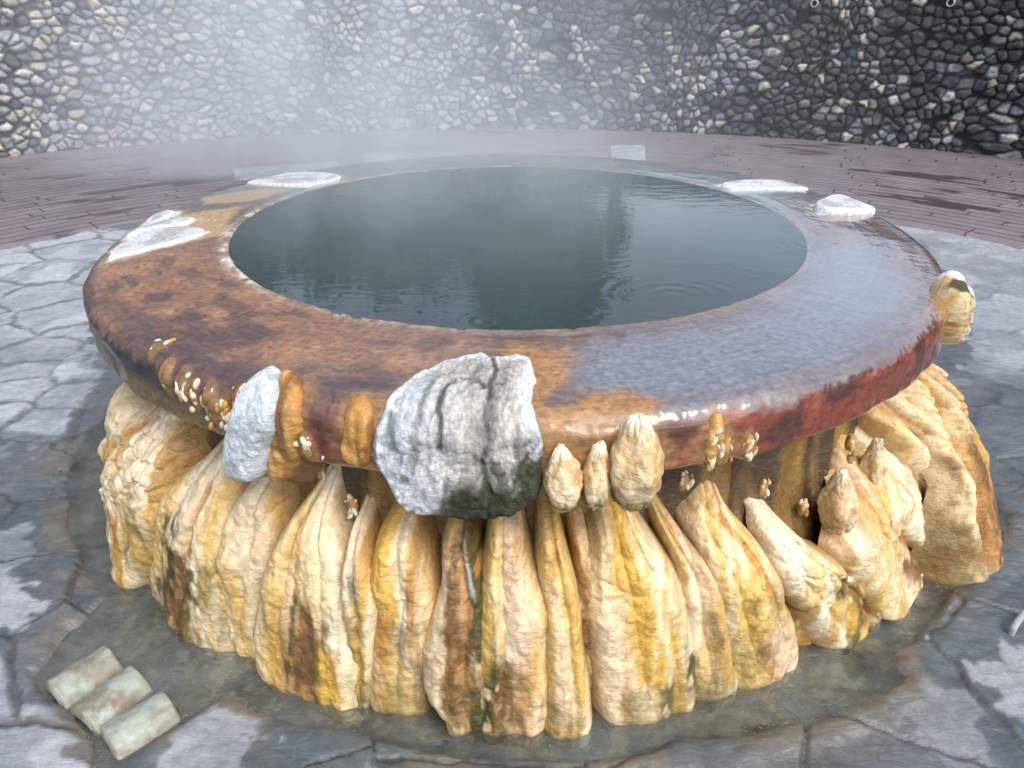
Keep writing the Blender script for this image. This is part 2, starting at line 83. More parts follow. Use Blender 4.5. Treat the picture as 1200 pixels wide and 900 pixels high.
# ------------------------------------------------------------------ objects
def put(name, me, parent=None, **props):
    o = bpy.data.objects.new(name, me); col.objects.link(o)
    if parent: o.parent = parent
    for k, v in props.items():
        if v: o[k] = v
    return o
def thing(name, label, cat, loc=(0, 0, 0), group=None):
    o = put(name, None, None, label=label, category=cat, group=group); o.location = loc; o.empty_display_size = .1
    return o
def mesh(name, V, Fq, mat, attrs=None, smooth=True):
    V = np.ascontiguousarray(np.asarray(V, np.float32)); Fq = np.ascontiguousarray(np.asarray(Fq, np.int32))
    me = bpy.data.meshes.new(name); nf, k = Fq.shape
    me.vertices.add(len(V)); me.vertices.foreach_set('co', V.ravel())
    me.loops.add(nf*k); me.loops.foreach_set('vertex_index', Fq.ravel())
    me.polygons.add(nf); me.polygons.foreach_set('loop_start', np.arange(nf, dtype=np.int32)*k)
    me.polygons.foreach_set('use_smooth', np.full(nf, smooth))
    for an, a in (attrs or {}).items():
        a = np.asarray(a, np.float32)
        if a.ndim == 1:
            at = me.attributes.new(an, 'FLOAT', 'POINT'); at.data.foreach_set('value', np.ascontiguousarray(a))
        else:
            at = me.attributes.new(an, 'FLOAT_VECTOR', 'POINT'); at.data.foreach_set('vector', np.ascontiguousarray(a).ravel())
    me.materials.append(mat); me.update(); me.validate()
    return me
def quads(nu, nv, closed=False, flip=False):
    iu = np.arange(nu if closed else nu-1); iv = np.arange(nv-1)
    A, B = np.meshgrid(iu, iv, indexing='ij'); A2 = (A+1) % nu
    q = np.stack([A*nv+B, A2*nv+B, A2*nv+B+1, A*nv+B+1], -1).reshape(-1, 4)
    return q[:, ::-1] if flip else q
def grid(name, P, mat, attrs=None, closed=False, flip=False, mask=None, parent=None, **props):
    nu, nv = P.shape[:2]
    q = quads(nu, nv, closed, flip); V = P.reshape(-1, 3)
    at = {k: (a.reshape(-1, 3) if a.ndim == 3 else a.reshape(-1)) for k, a in (attrs or {}).items()}
    if mask is not None:
        mk = mask.reshape(-1); q = q[mk[q].all(1)]
        used = np.unique(q); re = np.zeros(len(V), np.int64); re[used] = np.arange(len(used))
        q = re[q]; V = V[used]; at = {k: a[used] for k, a in at.items()}
    return put(name, mesh(name, V, q, mat, at), parent, **props)

# ------------------------------------------------------------------ materials
class Mat:
    def __init__(s, name):
        s.m = bpy.data.materials.new(name); s.m.use_nodes = True; s.t = s.m.node_tree; s.t.nodes.clear()
        s.out = s.n('ShaderNodeOutputMaterial')
    def n(s, kind, ins=None, **kw):
        nd = s.t.nodes.new(kind)
        for k, v in kw.items(): setattr(nd, k, v)
        for k, v in (ins or {}).items(): s.set(nd.inputs[k], v)
        return nd
    def set(s, sock, v):
        if isinstance(v, bpy.types.NodeSocket): s.t.links.new(v, sock)
        else: sock.default_value = v
    def attr(s, a):
        nd = s.n('ShaderNodeAttribute', attribute_name=a); return nd
    def noise(s, vec, scale, detail=4, rough=.55, dist=0.0):
        return s.n('ShaderNodeTexNoise', {'Vector': vec, 'Scale': scale, 'Detail': detail, 'Roughness': rough, 'Distortion': dist}).outputs['Fac']
    def math(s, op, a, b=0.0, clamp=False):
        nd = s.n('ShaderNodeMath', {0: a, 1: b}, operation=op); nd.use_clamp = clamp; return nd.outputs[0]
    def vmul(s, v, f):
        return s.n('ShaderNodeVectorMath', {0: v, 1: f}, operation='MULTIPLY').outputs[0]
    def ramp(s, f, a, b, lo=0.0, hi=1.0):
        return s.n('ShaderNodeMapRange', {'Value': f, 'From Min': a, 'From Max': b, 'To Min': lo, 'To Max': hi}).outputs[0]
    def mix(s, f, a, b, mode='MIX'):
        nd = s.n('ShaderNodeMix', data_type='RGBA', blend_type=mode)
        s.set(nd.inputs[0], f); s.set(nd.inputs[6], a); s.set(nd.inputs[7], b); return nd.outputs[2]
    def bump(s, h, strength, dist=.01, normal=None):
        nd = s.n('ShaderNodeBump', {'Height': h, 'Strength': strength, 'Distance': dist})
        if normal: s.set(nd.inputs['Normal'], normal)
        return nd.outputs[0]
    def surf(s, **kw):
        b = s.n('ShaderNodeBsdfPrincipled')
        for k, v in kw.items(): s.set(b.inputs[k.replace('_', ' ')], v)
        s.t.links.new(b.outputs[0], s.out.inputs[0]); return s.m
def speckle(s, c, vec, scale, lo, hi):
    f = s.noise(vec, scale, 6, .65); g = s.ramp(f, .3, .7, lo, hi)
    return s.n('ShaderNodeVectorMath', {0: c, 'Scale': g}, operation='SCALE').outputs[0]

# travertine
s = Mat('travertine'); fl = s.attr('fl').outputs['Vector']; cc = s.attr('Col').outputs['Vector']; rg = s.attr('Rough').outputs['Fac']
c = speckle(s, cc, s.vmul(fl, (1, .6, 1)), 60, .72, 1.22)
c = speckle(s, c, s.vmul(fl, (50, 80, 50)), 1.0, .88, 1.08)
rip = s.noise(s.vmul(fl, (60, 95, 60)), 1.0, 4, .6, .8)
kn = s.noise(fl, 55, 5, .6)
hgt = s.math('ADD', s.math('MULTIPLY', rip, .75), s.math('MULTIPLY', kn, .55))
TRAV = s.surf(Base_Color=c, Roughness=rg, Normal=s.bump(hgt, .8, .008), Specular_IOR_Level=.5)
# dry mineral crust
s = Mat('mineral_crust'); fl = s.attr('fl').outputs['Vector']; cc = s.attr('Col').outputs['Vector']
c = speckle(s, cc, fl, 70, .6, 1.25)
c = speckle(s, c, s.vmul(fl, (1, .35, 1)), 130, .75, 1.2)
hgt = s.math('ADD', s.noise(fl, 45, 7, .68), s.math('MULTIPLY', s.noise(fl, 160, 4, .7), .5))
CRUST = s.surf(Base_Color=c, Roughness=.8, Normal=s.bump(hgt, 1.0, .014), Specular_IOR_Level=.25)
# rim
s = Mat('wet_rim_rock'); fl = s.attr('fl').outputs['Vector']; cc = s.attr('Col').outputs['Vector']; wet = s.attr('Wet').outputs['Fac']; rg = s.attr('Rough').outputs['Fac']
c = speckle(s, cc, fl, 55, .5, 1.45)
c = speckle(s, c, s.vmul(fl, (8, 60, 1)), 1.3, .75, 1.25)
c = s.mix(s.ramp(wet, .5, 1.1, 0, .55), c, cc)
st = s.noise(s.vmul(fl, (9, 75, 1)), 1.0, 4, .6, .8)
gr = s.noise(fl, 85, 5, .65)
dry = s.math('SUBTRACT', 1.0, wet)
hgt = s.math('ADD', s.math('MULTIPLY', st, .45), s.math('MULTIPLY', gr, .7))
wv = s.noise(s.vmul(fl, (3.2, 26, 1)), 1.0, 3, .55, 1.6)
wv2 = s.noise(s.vmul(fl, (30, 14, 1)), 1.0, 2, .5, .8)
edge = s.attr('Edge').outputs['Fac']
ch = s.math('ADD', s.math('MULTIPLY', wv, .34), s.math('MULTIPLY', wv2, edge))
fn = s.bump(ch, .28, .012)
RIM = s.surf(Base_Color=c, Roughness=rg, Normal=s.bump(s.math('MULTIPLY', hgt, s.ramp(wet, .4, 1.0, 1.0, .35)), .6, .006), Specular_IOR_Level=.5, Coat_Weight=s.ramp(wet, .25, 1.05), Coat_Roughness=.04, Coat_IOR=2.0, Coat_Normal=fn)
# generic stone for the wall
s = Mat('wall_stone'); fl = s.attr('fl').outputs['Vector']; cc = s.attr('Col').outputs['Vector']
c = speckle(s, cc, fl, 16, .6, 1.4)
hgt = s.noise(fl, 30, 6, .65)
WALL = s.surf(Base_Color=c, Roughness=.82, Normal=s.bump(hgt, .5, .02), Specular_IOR_Level=.3)
# paving
s = Mat('flagstone'); fl = s.attr('fl').outputs['Vector']; cc = s.attr('Col').outputs['Vector']; rg = s.attr('Rough').outputs['Fac']
c = speckle(s, cc, fl, 26, .78, 1.2)
c = speckle(s, c, fl, 120, .85, 1.15)
sl = s.noise(s.vmul(fl, (1.0, 3.2, 1)), 9, 7, .62, 1.2)
hgt = s.math('ADD', sl, s.math('MULTIPLY', s.noise(fl, 95, 5, .65), .3))
PAVE = s.surf(Base_Color=c, Roughness=rg, Normal=s.bump(hgt, .5, .012), Specular_IOR_Level=.5)
# deck of long paving bricks laid in rings
s = Mat('brick_deck'); fl = s.attr('fl').outputs['Vector']; wp = s.attr('Wetp').outputs['Fac']
sx = s.n('ShaderNodeSeparateXYZ', {0: fl}); row = s.math('FLOOR', s.math('DIVIDE', sx.outputs[1], .125))
wn = s.n('ShaderNodeTexWhiteNoise', {'W': row}, noise_dimensions='1D').outputs['Value']
fl = s.n('ShaderNodeCombineXYZ', {0: s.math('ADD', sx.outputs[0], s.math('MULTIPLY', wn, 7.0)), 1: sx.outputs[1], 2: 0.0}).outputs[0]
fl0 = s.attr('fl').outputs['Vector']
br = s.n('ShaderNodeTexBrick', {'Vector': fl, 'Color1': (.155, .128, .138, 1), 'Color2': (.20, .168, .18, 1), 'Mortar': (.03, .022, .024, 1), 'Scale': 1.0, 'Mortar Size': .0085, 'Mortar Smooth': .2, 'Bias': 0.0, 'Brick Width': 1.25, 'Row Height': .125}, offset=0.0, offset_frequency=2)
br2 = s.n('ShaderNodeTexBrick', {'Vector': fl, 'Color1': (0, 0, 0, 1), 'Color2': (1, 1, 1, 1), 'Mortar': (.5, .5, .5, 1), 'Scale': 1.0, 'Mortar Size': .0, 'Brick Width': 1.25, 'Row Height': .125}, offset=0.0, offset_frequency=2)
pos = s.n('ShaderNodeNewGeometry').outputs['Position']
n1 = s.noise(s.vmul(fl0, (.9, 2.2, 1)), .9, 4, .6)
wetm = s.ramp(s.math('ADD', s.math('ADD', n1, s.math('MULTIPLY', s.n('ShaderNodeSeparateColor', {0: br2.outputs['Color']}).outputs[0], .24)), wp), .74, .80)
c = speckle(s, br.outputs['Color'], pos, 3.0, .8, 1.2)
c = speckle(s, c, pos, 60, .85, 1.15)
c = s.mix(wetm, c, (.06, .042, .044, 1))
rgh = s.ramp(wetm, 0, 1, .62, .3)
DECK = s.surf(Base_Color=c, Roughness=rgh, Normal=s.bump(s.math('ADD', s.math('MULTIPLY', br.outputs['Fac'], -1.0), s.math('MULTIPLY', s.noise(pos, 50, 4), .15)), .5, .01), Specular_IOR_Level=.4)
# pool water: deep, dark, still
s = Mat('deep_pool_water'); pos = s.n('ShaderNodeNewGeometry').outputs['Position']
h = s.math('MULTIPLY', s.noise(s.vmul(pos, (9, 22, 1)), 1.0, 3, .5, .5), .35)
for i, (rx, ry) in enumerate(DATA['G']['rings']):
    d = s.n('ShaderNodeVectorMath', {0: pos, 1: (rx, ry, .82)}, operation='DISTANCE').outputs['Value']
    k, reach, amp = [(190, .10, .5), (150, .25, .8), (130, .42, .5), (120, .3, .3)][i]
    w = s.math('MULTIPLY', s.math('SINE', s.math('MULTIPLY', d, k)), s.math('MULTIPLY', s.ramp(d, 0, reach, amp, 0.0), .42))
    brk = s.ramp(s.noise(s.vmul(pos, (3.5, 5.5, 1)), 1.0, 2), .42, .60)
    h = s.math('ADD', h, s.math('MULTIPLY', w, brk) if i > 0 else w)
bn = s.noise(pos, 2.2, 2)
wc = s.mix(s.ramp(bn, .35, .65), (.008, .022, .021, 1), (.016, .036, .036, 1))
POOL = s.surf(Base_Color=wc, Roughness=.025, IOR=1.6, Normal=s.bump(h, .16, .012), Specular_IOR_Level=.5)
# shallow milky water running round the foot
s = Mat('shallow_water'); pos = s.n('ShaderNodeNewGeometry').outputs['Position']
h = s.math('ADD', s.noise(pos, 16, 4, .6, .8), s.math('MULTIPLY', s.noise(pos, 48, 3, .6, .5), .45))
nr = s.bump(h, 1.0, .035)
fr = s.n('ShaderNodeFresnel', {'IOR': 1.33, 'Normal': nr}).outputs[0]
milk = s.n('ShaderNodeBsdfDiffuse', {'Color': (.24, .27, .265, 1)})
clear = s.n('ShaderNodeBsdfTransparent', {'Color': (.86, .9, .86, 1)})
gl = s.n('ShaderNodeBsdfGlossy', {'Roughness': .05, 'Normal': nr})
mk = s.ramp(s.noise(pos, 5, 5, .65), .32, .72, .03, .42)
m1 = s.n('ShaderNodeMixShader', {0: mk, 1: clear.outputs[0], 2: milk.outputs[0]})
m2 = s.n('ShaderNodeMixShader', {0: fr, 1: m1.outputs[0], 2: gl.outputs[0]})
s.t.links.new(m2.outputs[0], s.out.inputs[0]); SHALLOW = s.m
def plain(name, colr, rough=.6, nscale=30, lo=.8, hi=1.2, bmp=.3, metal=0.0):
    s = Mat(name); pos = s.n('ShaderNodeTexCoord').outputs['Object']
    rgb = s.n('ShaderNodeRGB'); rgb.outputs[0].default_value = (*colr, 1)
    return s.surf(Base_Color=speckle(s, rgb.outputs[0], pos, nscale, lo, hi), Roughness=rough, Metallic=metal, Normal=s.bump(s.noise(pos, nscale*2, 5), bmp, .01))

# ------------------------------------------------------------------ surfaces of revolution that everything clings to
DP = [(1.0, .826), (1.08, .829), (1.2, .828), (1.3, .824), (1.335, .821)]
for a in np.linspace(80, 0, 9):
    DP.append((1.352+.063*cos(np.radians(a)), .762+.0586*sin(np.radians(a))))
DP += [(1.415, .69), (1.415, .60), (1.415, .5), (1.415, .35)]
DP = np.array(DP); DS = np.r_[0, np.cumsum(np.hypot(*np.diff(DP, axis=0).T))]
def drape(sv):
    r, z = np.interp(sv, DS, DP[:, 0]), np.interp(sv, DS, DP[:, 1])
    e = .012
    dr = np.interp(sv+e, DS, DP[:, 0])-np.interp(sv-e, DS, DP[:, 0]); dz = np.interp(sv+e, DS, DP[:, 1])-np.interp(sv-e, DS, DP[:, 1])
    L = np.hypot(dr, dz)+1e-9
    return r, z, -dz/L, dr/L
def rw(z): return np.interp(z, [-.1, 0, .64], [1.32, 1.32, 1.27])
def rs(z): return np.interp(z, [-.1, 0, .3, .5, .62, .7], [1.45, 1.465, 1.448, 1.39, 1.325, 1.30])
def cyl(ph, r, z):
    return np.stack([r*sin(ph), -r*cos(ph), np.broadcast_to(z, np.shape(ph))], -1)
R0 = 1.3
def arc(poly): return [(math.radians(p)*R0, q) for p, q in poly]
def chaikin(P, n=2):
    P = np.asarray(P, float)
    for _ in range(n):
        N_ = np.roll(P, -1, 0); P = np.stack([.75*P+.25*N_, .25*P+.75*N_], 1).reshape(-1, 2)
    return P

basin = thing('hot_spring_basin', 'round raised hot spring basin with a wet red brown rim and cream travertine flows', 'hot spring')

# ---- rim
NPH = 1500
sv = np.r_[np.linspace(-.14, -.012, 8), np.arange(0, .525, .0055), np.linspace(.53, .68, 22)]
PH, SS = np.meshgrid(np.linspace(-math.pi, math.pi, NPH, endpoint=False), sv, indexing='ij')
r, z, nr_, nz_ = drape(SS)
ins = SS < 0
r = np.where(ins, 1.0-.02*np.clip(-SS/.02, 0, 1), r); z = np.where(ins, .826+SS, z)
un = SS > .526; k = (SS-.526)/.154
r = np.where(un, np.interp(k, [0, .15, .35, 1], [1.415, 1.40, 1.365, 1.24]), r); z = np.where(un, np.interp(k, [0, .15, .35, 1], [.683, .668, .658, .652]), z)
nr_ = np.where(ins, -1.0, np.where(un, .5, nr_)); nz_ = np.where(ins, 0., np.where(un, -.8, nz_))
A = PH*R0; D = np.degrees(PH)
X3, Y3 = sin(PH), cos(PH)
def rn(f, g, seed, o=4): return fbm(X3*R0*f, Y3*R0*f, SS*g, seed, o)
wetm = (.42*sst(-45, 0, D)+.58*sst(22, 58, D))*(1-sst(95, 120, D)) + .75*sst(95, 115, np.abs(D))
wetm = np.clip(wetm + .9*sst(.40, .36, SS)*sst(.33, .38, SS)*0, 0, 1)
face = sst(.405, .428, SS + .03*(rn(14, 6, 31)-.5) + .035*(fbm(A*45, SS*4, 0, 33, 2)-.5))
disp = (rn(4, 4, 1)-.5)*.014*sst(0, .05, SS)*(1-.75*wetm*(1-face)) + (rn(18, 18, 5)-.5)*.008*(1-.85*wetm*(1-face)) + face*(rn(9, 9, 9)-.5)*.02
lip = sst(.035, .0, np.abs(SS-.008)+.02*(rn(22, 22, 13)-.35))
disp = disp + lip*(.002+.005*sst(-30, -55, D))*(1-.6*wetm)*(rn(40, 40, 15)+.3)
left_edge = sst(-22, -34, D)*sst(-62, -50, D)
disp = disp + left_edge*sst(.34, .38, SS)*sst(.46, .42, SS)*.018*rn(7, 7, 21)
back_ = sst(88, 112, np.abs(D))
cl = np.ones(D.shape+(3,))*np.array([.10, .055, .042])
cl = mixc(cl, (.19, .10, .06), sst(.35, .7, rn(7, 7, 41)))
cl = mixc(cl, (.10, .052, .042), sst(-5, 20, D)*.7)
cl = mixc(cl, (.05, .028, .028), sst(.50, .64, fbm(A*5, SS*42, 0, 45, 4))*sst(-40, -5, D)*(1-back_)*.75)
cl = mixc(cl, (.20, .11, .075), sst(.56, .68, fbm(A*6, SS*50, 0, 47, 4))*sst(-40, -5, D)*(1-back_)*.6)
back = sst(88, 112, np.abs(D))
cl = mixc(cl, (.10, .105, .10), back)
cl = mixc(cl, (.20, .15, .09), back*sst(.55, .75, rn(6, 6, 43)))
def paint(key, rgb, soft=.012, jag=.05, f=10, a=1.0, seed=50):
    global cl
    d = sdf(A, SS, arc(DATA['PN'][key])) + (rn(f, f, seed)-.5)*jag + (rn(f*4, f*4, seed+3)-.5)*jag*.6
    m = sst(-soft, soft, d)*a
    cl = mixc(cl, rgb, m); return m
mo = paint('orange', (.215, .105, .056), .04, .10, 8, .95)
mo2 = mo*sst(.5, .72, rn(11, 11, 57)); cl = mixc(cl, (.31, .165, .08), mo2*.75)
cl = mixc(cl, (.10, .055, .04), mo*sst(.56, .66, rn(9, 16, 61))*.85)
for kx, kk in enumerate(('dark1', 'dark2', 'dark3', 'dark4')): paint(kk, (.075, .045, .042), .01, .05, 14, .8, 64+kx)
paint('ochre2', (.42, .27, .115), .02, .04, 9, .9, 72); paint('ochre3', (.42, .28, .13), .02, .04, 9, .8, 73)
mw = paint('sky_sheen', (.16, .18, .21), .09, .06, 5, .8, 75)  # bluish sky reflection painted into the base colour of the wet right rim
# cracks
crk = np.abs(rn(7, 7, 81, 3)-.5); cl = mixc(cl, (.04, .025, .02), sst(.008, .003, crk)*(1-wetm)*.7*sst(.03, .06, SS)*(1-back))
# outer face
fc = np.ones(D.shape+(3,))*np.array([.17, .038, .02])
fc = mixc(fc, (.25, .06, .03), sst(.5, .7, rn(12, 12, 91)))
fc = mixc(fc, (.07, .022, .016), sst(.50, .62, rn(9, 14, 93))*.9)
fc = mixc(fc, (.09, .025, .018), sst(10, -5, D)*.75)
lf = sst(-20, -27, D)
fc = mixc(fc, (.028, .03, .034), lf*sst(.38, .5, rn(8, 8, 97)))
fc = mixc(fc, (.20, .125, .05), lf*sst(.445, .505, SS+.06*(rn(10, 10, 99)-.5))*.85)
fc = mixc(fc, (.055, .042, .04), sst(52, 60, D)*.8)
cl = cl*(1-face[..., None]) + fc*face[..., None]
mo = paint('ochre1', (.36, .19, .065), .035, .07, 12, .85, 103)
cl = mixc(cl, (.30, .12, .03), mo*sst(.5, .7, rn(14, 14, 105))*.7)
paint('grey1', (.12, .09, .08), .01, .02, 9, .8, 107)
cl = mixc(cl, (.13, .095, .04), sst(.525, .55, SS))
wl = lip*sst(.42, .62, rn(26, 26, 111))*(.3+.7*sst(-35, -55, D)-.25*sst(5, 20, D)*sst(120, 100, D)).clip(0, 1)
cl = mixc(cl, (.58, .55, .49), wl*(1-.55*wetm)*np.where(back > .5, .55, .95))
cl = mixc(cl, (.33, .24, .15), sst(.06, .01, SS)*(1-wl)*.35*(1-wetm))
for hk, hp_ in DATA['CR'].items():
    q = np.array(arc(hp_)); near = (A > q[:, 0].min()-.08) & (A < q[:, 0].max()+.08)
    dh = np.full(A.shape, -9.); dh[near] = sdf(A[near], SS[near], q); dh = dh+.05*(rn(16, 10, 131)-.5)+.02*(rn(50, 50, 133)-.5)
    if hk in ('tongueA', 'tongueB', 'tongueC', 'farleft', 'farright', 'right'):
        cl = mixc(cl, (.40, .30, .17), sst(-.05, -.01, dh)*.55); cl = mixc(cl, (.66, .67, .66), sst(-.012, .0, dh)*.9)
    else:
        cl = mixc(cl, (.26, .135, .05), sst(-.04, -.008, dh)*.75)
for nk, na, ns_, nn_ in DATA['ND']:
    if nk == 'd':
        a0 = math.radians(na)*R0; near = np.abs(A-a0) < .08
        dh = np.full(A.shape, 9.); dh[near] = np.hypot(A[near]-a0, (SS[near]-ns_-.01)*.5); dh = dh+.02*(rn(30, 12, 137)-.5)
        mm_ = sst(.026, .012, dh); cl = mixc(cl, (.23, .125, .045), mm_*.8); disp = disp+mm_*.010*rn(30, 20, 139)
rough = .33+.25*(rn(10, 10, 121)-.5) + .12*mo - .12*face
edge = sst(.27, .35, SS)*sst(.45, .40, SS)*sst(4, 24, D)
r = r+nr_*disp; z = z+nz_*disp
FLr = np.stack([A, SS, 0*A], -1)
grid('rim', cyl(PH, r, z), RIM, {'Col': cl, 'fl': FLr, 'Wet': wetm*(1-.75*face)*(1-mo*.8)+.22*face+.18, 'Rough': np.clip(rough, .15, .7), 'Edge': edge}, closed=True, flip=False, parent=basin)

# ---- pedestal
zz = np.arange(-.15, .69, .009)
PH, Z = np.meshgrid(np.linspace(-math.pi, math.pi, 900, endpoint=False), zz, indexing='ij')
A = PH*R0; X3, Y3 = sin(PH), cos(PH)
strk = fbm(X3*16, Y3*16, Z*1.6, 201, 4)
low_ = sst(.50, .28, Z+.25*(strk-.5))
r = rw(Z)+(rs(Z)-.11-rw(Z))*low_+.07*(strk-.45)+.016*(fbm(X3*40, Y3*40, Z*14, 205)-.5)+.04*sst(.6, .67, Z)
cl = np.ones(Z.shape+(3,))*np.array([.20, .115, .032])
cl = mixc(cl, (.34, .20, .05), sst(.42, .68, fbm(X3*22, Y3*22, Z*1.4, 211)))
cl = mixc(cl, (.075, .045, .02), sst(.5, .65, fbm(X3*15, Y3*15, Z*2.2, 215)))
cl = mixc(cl, (.06, .055, .05), sst(.60, .7, fbm(X3*9, Y3*9, Z*3, 219))*.8)
cl = mixc(cl, (.36, .22, .075), low_*sst(.35, .6, fbm(X3*24, Y3*24, Z*2, 223))*.85)
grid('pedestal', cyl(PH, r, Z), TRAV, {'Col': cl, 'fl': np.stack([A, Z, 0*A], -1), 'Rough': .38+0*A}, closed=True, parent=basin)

# ---- travertine mounds
STC = dict(y=(.60, .36, .065), o=(.42, .19, .03), b=(.17, .085, .03), a=(.052, .056, .014), r=(.34, .12, .022), w=(.72, .76, .78), p=(.74, .56, .40))
def mound(i, L, R, lobes=3, out=0., head=.35, stains=(), dep=1., label=None, ridge=.13, knob=0., **_):
    L = sorted(L, key=lambda p: p[1]); R = sorted(R, key=lambda p: p[1])
    zt = max(L[-1][1], R[-1][1])+.015; zb = -.09
    nv = int((zt-zb)/.0036)
    z = np.linspace(zb, zt, nv)
    def edge(E):
        e = np.interp(z, [p[1] for p in E], [p[0] for p in E])
        kr = np.exp(-np.linspace(-2, 2, 15)**2); kr /= kr.sum()
        return np.convolve(np.pad(e, 7, 'edge'), kr, 'valid')
    lo, hi = edge(L), edge(R)
    mid, hw = (lo+hi)/2, np.maximum((hi-lo)/2, .35)*(1.12+.16*sst(.5, .1, z))*(1-.5*sst(.6, 1., z/zt))+.3
    nu = max(24, int(np.radians(hw.max()*2)*1.45/.0036))
    U, Z = np.meshgrid(np.linspace(-1, 1, nu), z, indexing='ij')
    PH = np.radians(mid[None]+hw[None]*U); A = PH*R0
    V = np.clip(Z/zt, 0, 1)
    o = 37.0*i
    lobes = max(1, int(round(lobes*.55)))
    # flutes: irregular lobes that follow the mound up to its head
    uw = U + .16*(fbm(A*0+o, Z*3.2, 0, 301, 3)-.5)*(1-np.abs(U)) + .22*(fbm(U*1.5+o, Z*2.4, 0, 305, 3)-.5)*(1-np.abs(U))
    cuts = np.linspace(-1, 1, lobes+1)
    for j in range(1, lobes): cuts[j] += (h01(i, j)-.5)*1.1/lobes
    lob = np.zeros_like(U); crease = np.ones_like(U)
    for j in range(lobes):
        c_, w_ = (cuts[j]+cuts[j+1])/2, (cuts[j+1]-cuts[j])/2
        q = np.clip(1-((uw-c_)/w_)**2, 0, 1)
        lob = np.maximum(lob, q**.65*(.78+.3*h01(i, j+20)))
    env = np.clip(1-np.abs(U)**4, 0, 1)**.6
    fade = sst(-.05, .35, V)*.75+.25
    ridge = ridge*.7
    prof = env*(1-ridge*fade*(1-lob))
    topr = sst(0, 1, np.clip((1-V)/head, 0, 1))**.55
    ra = rw(Z)-.03+(rs(Z)+.5*out-.10-rw(Z)+.03)*sst(.50, .30, Z)
    shape = (rs(Z)+out*(1-.8*V)-ra)*dep
    n1 = fbm(A*7+o, Z*3.5, 0, 311, 3)-.5; n2 = fbm(A*20+o, Z*9, 0, 315, 3)-.5; n3 = fbm(A*55+o, Z*40, 0, 319, 2)-.5
    kd, kid, _, _ = cell(A+.01*n2, Z, .035, .05, 400+i, .8, .5, .1)
    kn = np.sqrt(np.clip(kd/.016, 0, 1))*(.007+.012*kid)*sst(.45, .75, V+.5*n1)*(.45+knob)
    scal = 1-np.abs(2*vnoise(A*26+o, Z*75+3*n2, 0, 331)-1)
    body = prof*topr
    r = ra + shape*body + np.clip(body*2, 0, 1)*(n1*.035+(fbm(A*15+o, Z*1.6, 0, 313, 3)-.5)*.018+n2*.014+n3*.006+(fbm(A*32+o, Z*20, 0, 317, 3)-.5)*.012+kn+scal*.0008)
    r = r - .03*sst(.02, -.06, Z)*0
    # colours
    cl = np.ones(U.shape+(3,))*np.array([.75, .59, .33])
    cl = mixc(cl, (.84, .73, .52), sst(.42, .62, fbm(A*9+o, Z*3, 0, 341)))
    cl = mixc(cl, (.72, .55, .37), sst(.45, .65, fbm(A*5+o, Z*2.4, 0, 343))*.6)
    stk = fbm(A*26+o+2*n1, Z*1.8, 0, 345, 4)
    cl = mixc(cl, (.60, .37, .075), sst(.47, .66, stk)*.75)
    cl = mixc(cl, (.44, .22, .045), sst(.58, .72, fbm(A*34+o, Z*2.2, 0, 347, 4))*.6)
    cl = mixc(cl, (.38, .21, .06), sst(.35, .02, lob)*.35*(.4+n2+.3))  # creases between lobes: brown deposit with their shade painted in
    cl = mixc(cl, (.33, .185, .055), sst(.72, .98, np.abs(U)+.25*(fbm(A*30+o, Z*5, 0, 349, 3)-.5))*.55)  # mound edges: deposit colour plus painted shade of the gaps
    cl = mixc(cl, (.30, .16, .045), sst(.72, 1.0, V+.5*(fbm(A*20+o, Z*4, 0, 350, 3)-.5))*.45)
    s3 = sst(.56, .72, fbm(A*20+o, Z*1.1, 0, 346, 4))*(.35+.65*h01(i, 41)); cl = mixc(cl, (.30, .15, .04), s3*.5)
    s4 = sst(.58, .70, fbm(A*24+o, Z*3.0, 0, 348, 4))*sst(.75, .35, V)*h01(i, 43); cl = mixc(cl, (.085, .08, .02), s4*.85)
    jag = (fbm(A*40+o, Z*13, 0, 351, 3)-.5)
    rg = .45+.25*(fbm(A*12+o, Z*6, 0, 353)-.5)
    for (kd_, u0, wu, v0, v1, st) in stains:
        if kd_ in 'ab': wu, v1 = wu*1.45, v1+.06
        dd = np.minimum(1-np.abs(uw-u0)/wu, np.minimum((V-v0)/.1+.25, (v1-V)/.1+.25))
        m = sst(-.45, .6, dd+jag*(1.9 if kd_ in 'ab' else 1.4))*st
        if kd_ == 'a': m = m*sst(.24, .50, fbm(A*55+o, Z*26, 0, 357, 3))
        if kd_ == 'b': cl = mixc(cl, (.36, .17, .04), m*.8); m = m*sst(.22, .5, fbm(A*30+o, Z*9, 0, 359, 3)); rg = rg-.15*m
        if kd_ in 'yo': m = m*sst(.25, .62, fbm(A*34+o+u0, Z*2.6, 0, 358, 4))
        if kd_ == 'r': rg = rg*(1-m)+.12*m; r = r-.022*m*body
        cl = mixc(cl, STC[kd_], m)
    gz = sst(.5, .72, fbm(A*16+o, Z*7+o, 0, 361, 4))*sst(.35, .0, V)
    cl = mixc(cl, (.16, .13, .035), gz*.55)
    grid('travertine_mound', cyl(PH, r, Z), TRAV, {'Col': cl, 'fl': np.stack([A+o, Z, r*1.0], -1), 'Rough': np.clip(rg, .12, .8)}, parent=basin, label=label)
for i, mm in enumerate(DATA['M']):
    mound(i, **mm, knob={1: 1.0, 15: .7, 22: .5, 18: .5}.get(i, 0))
ph = 62.0; i = 60
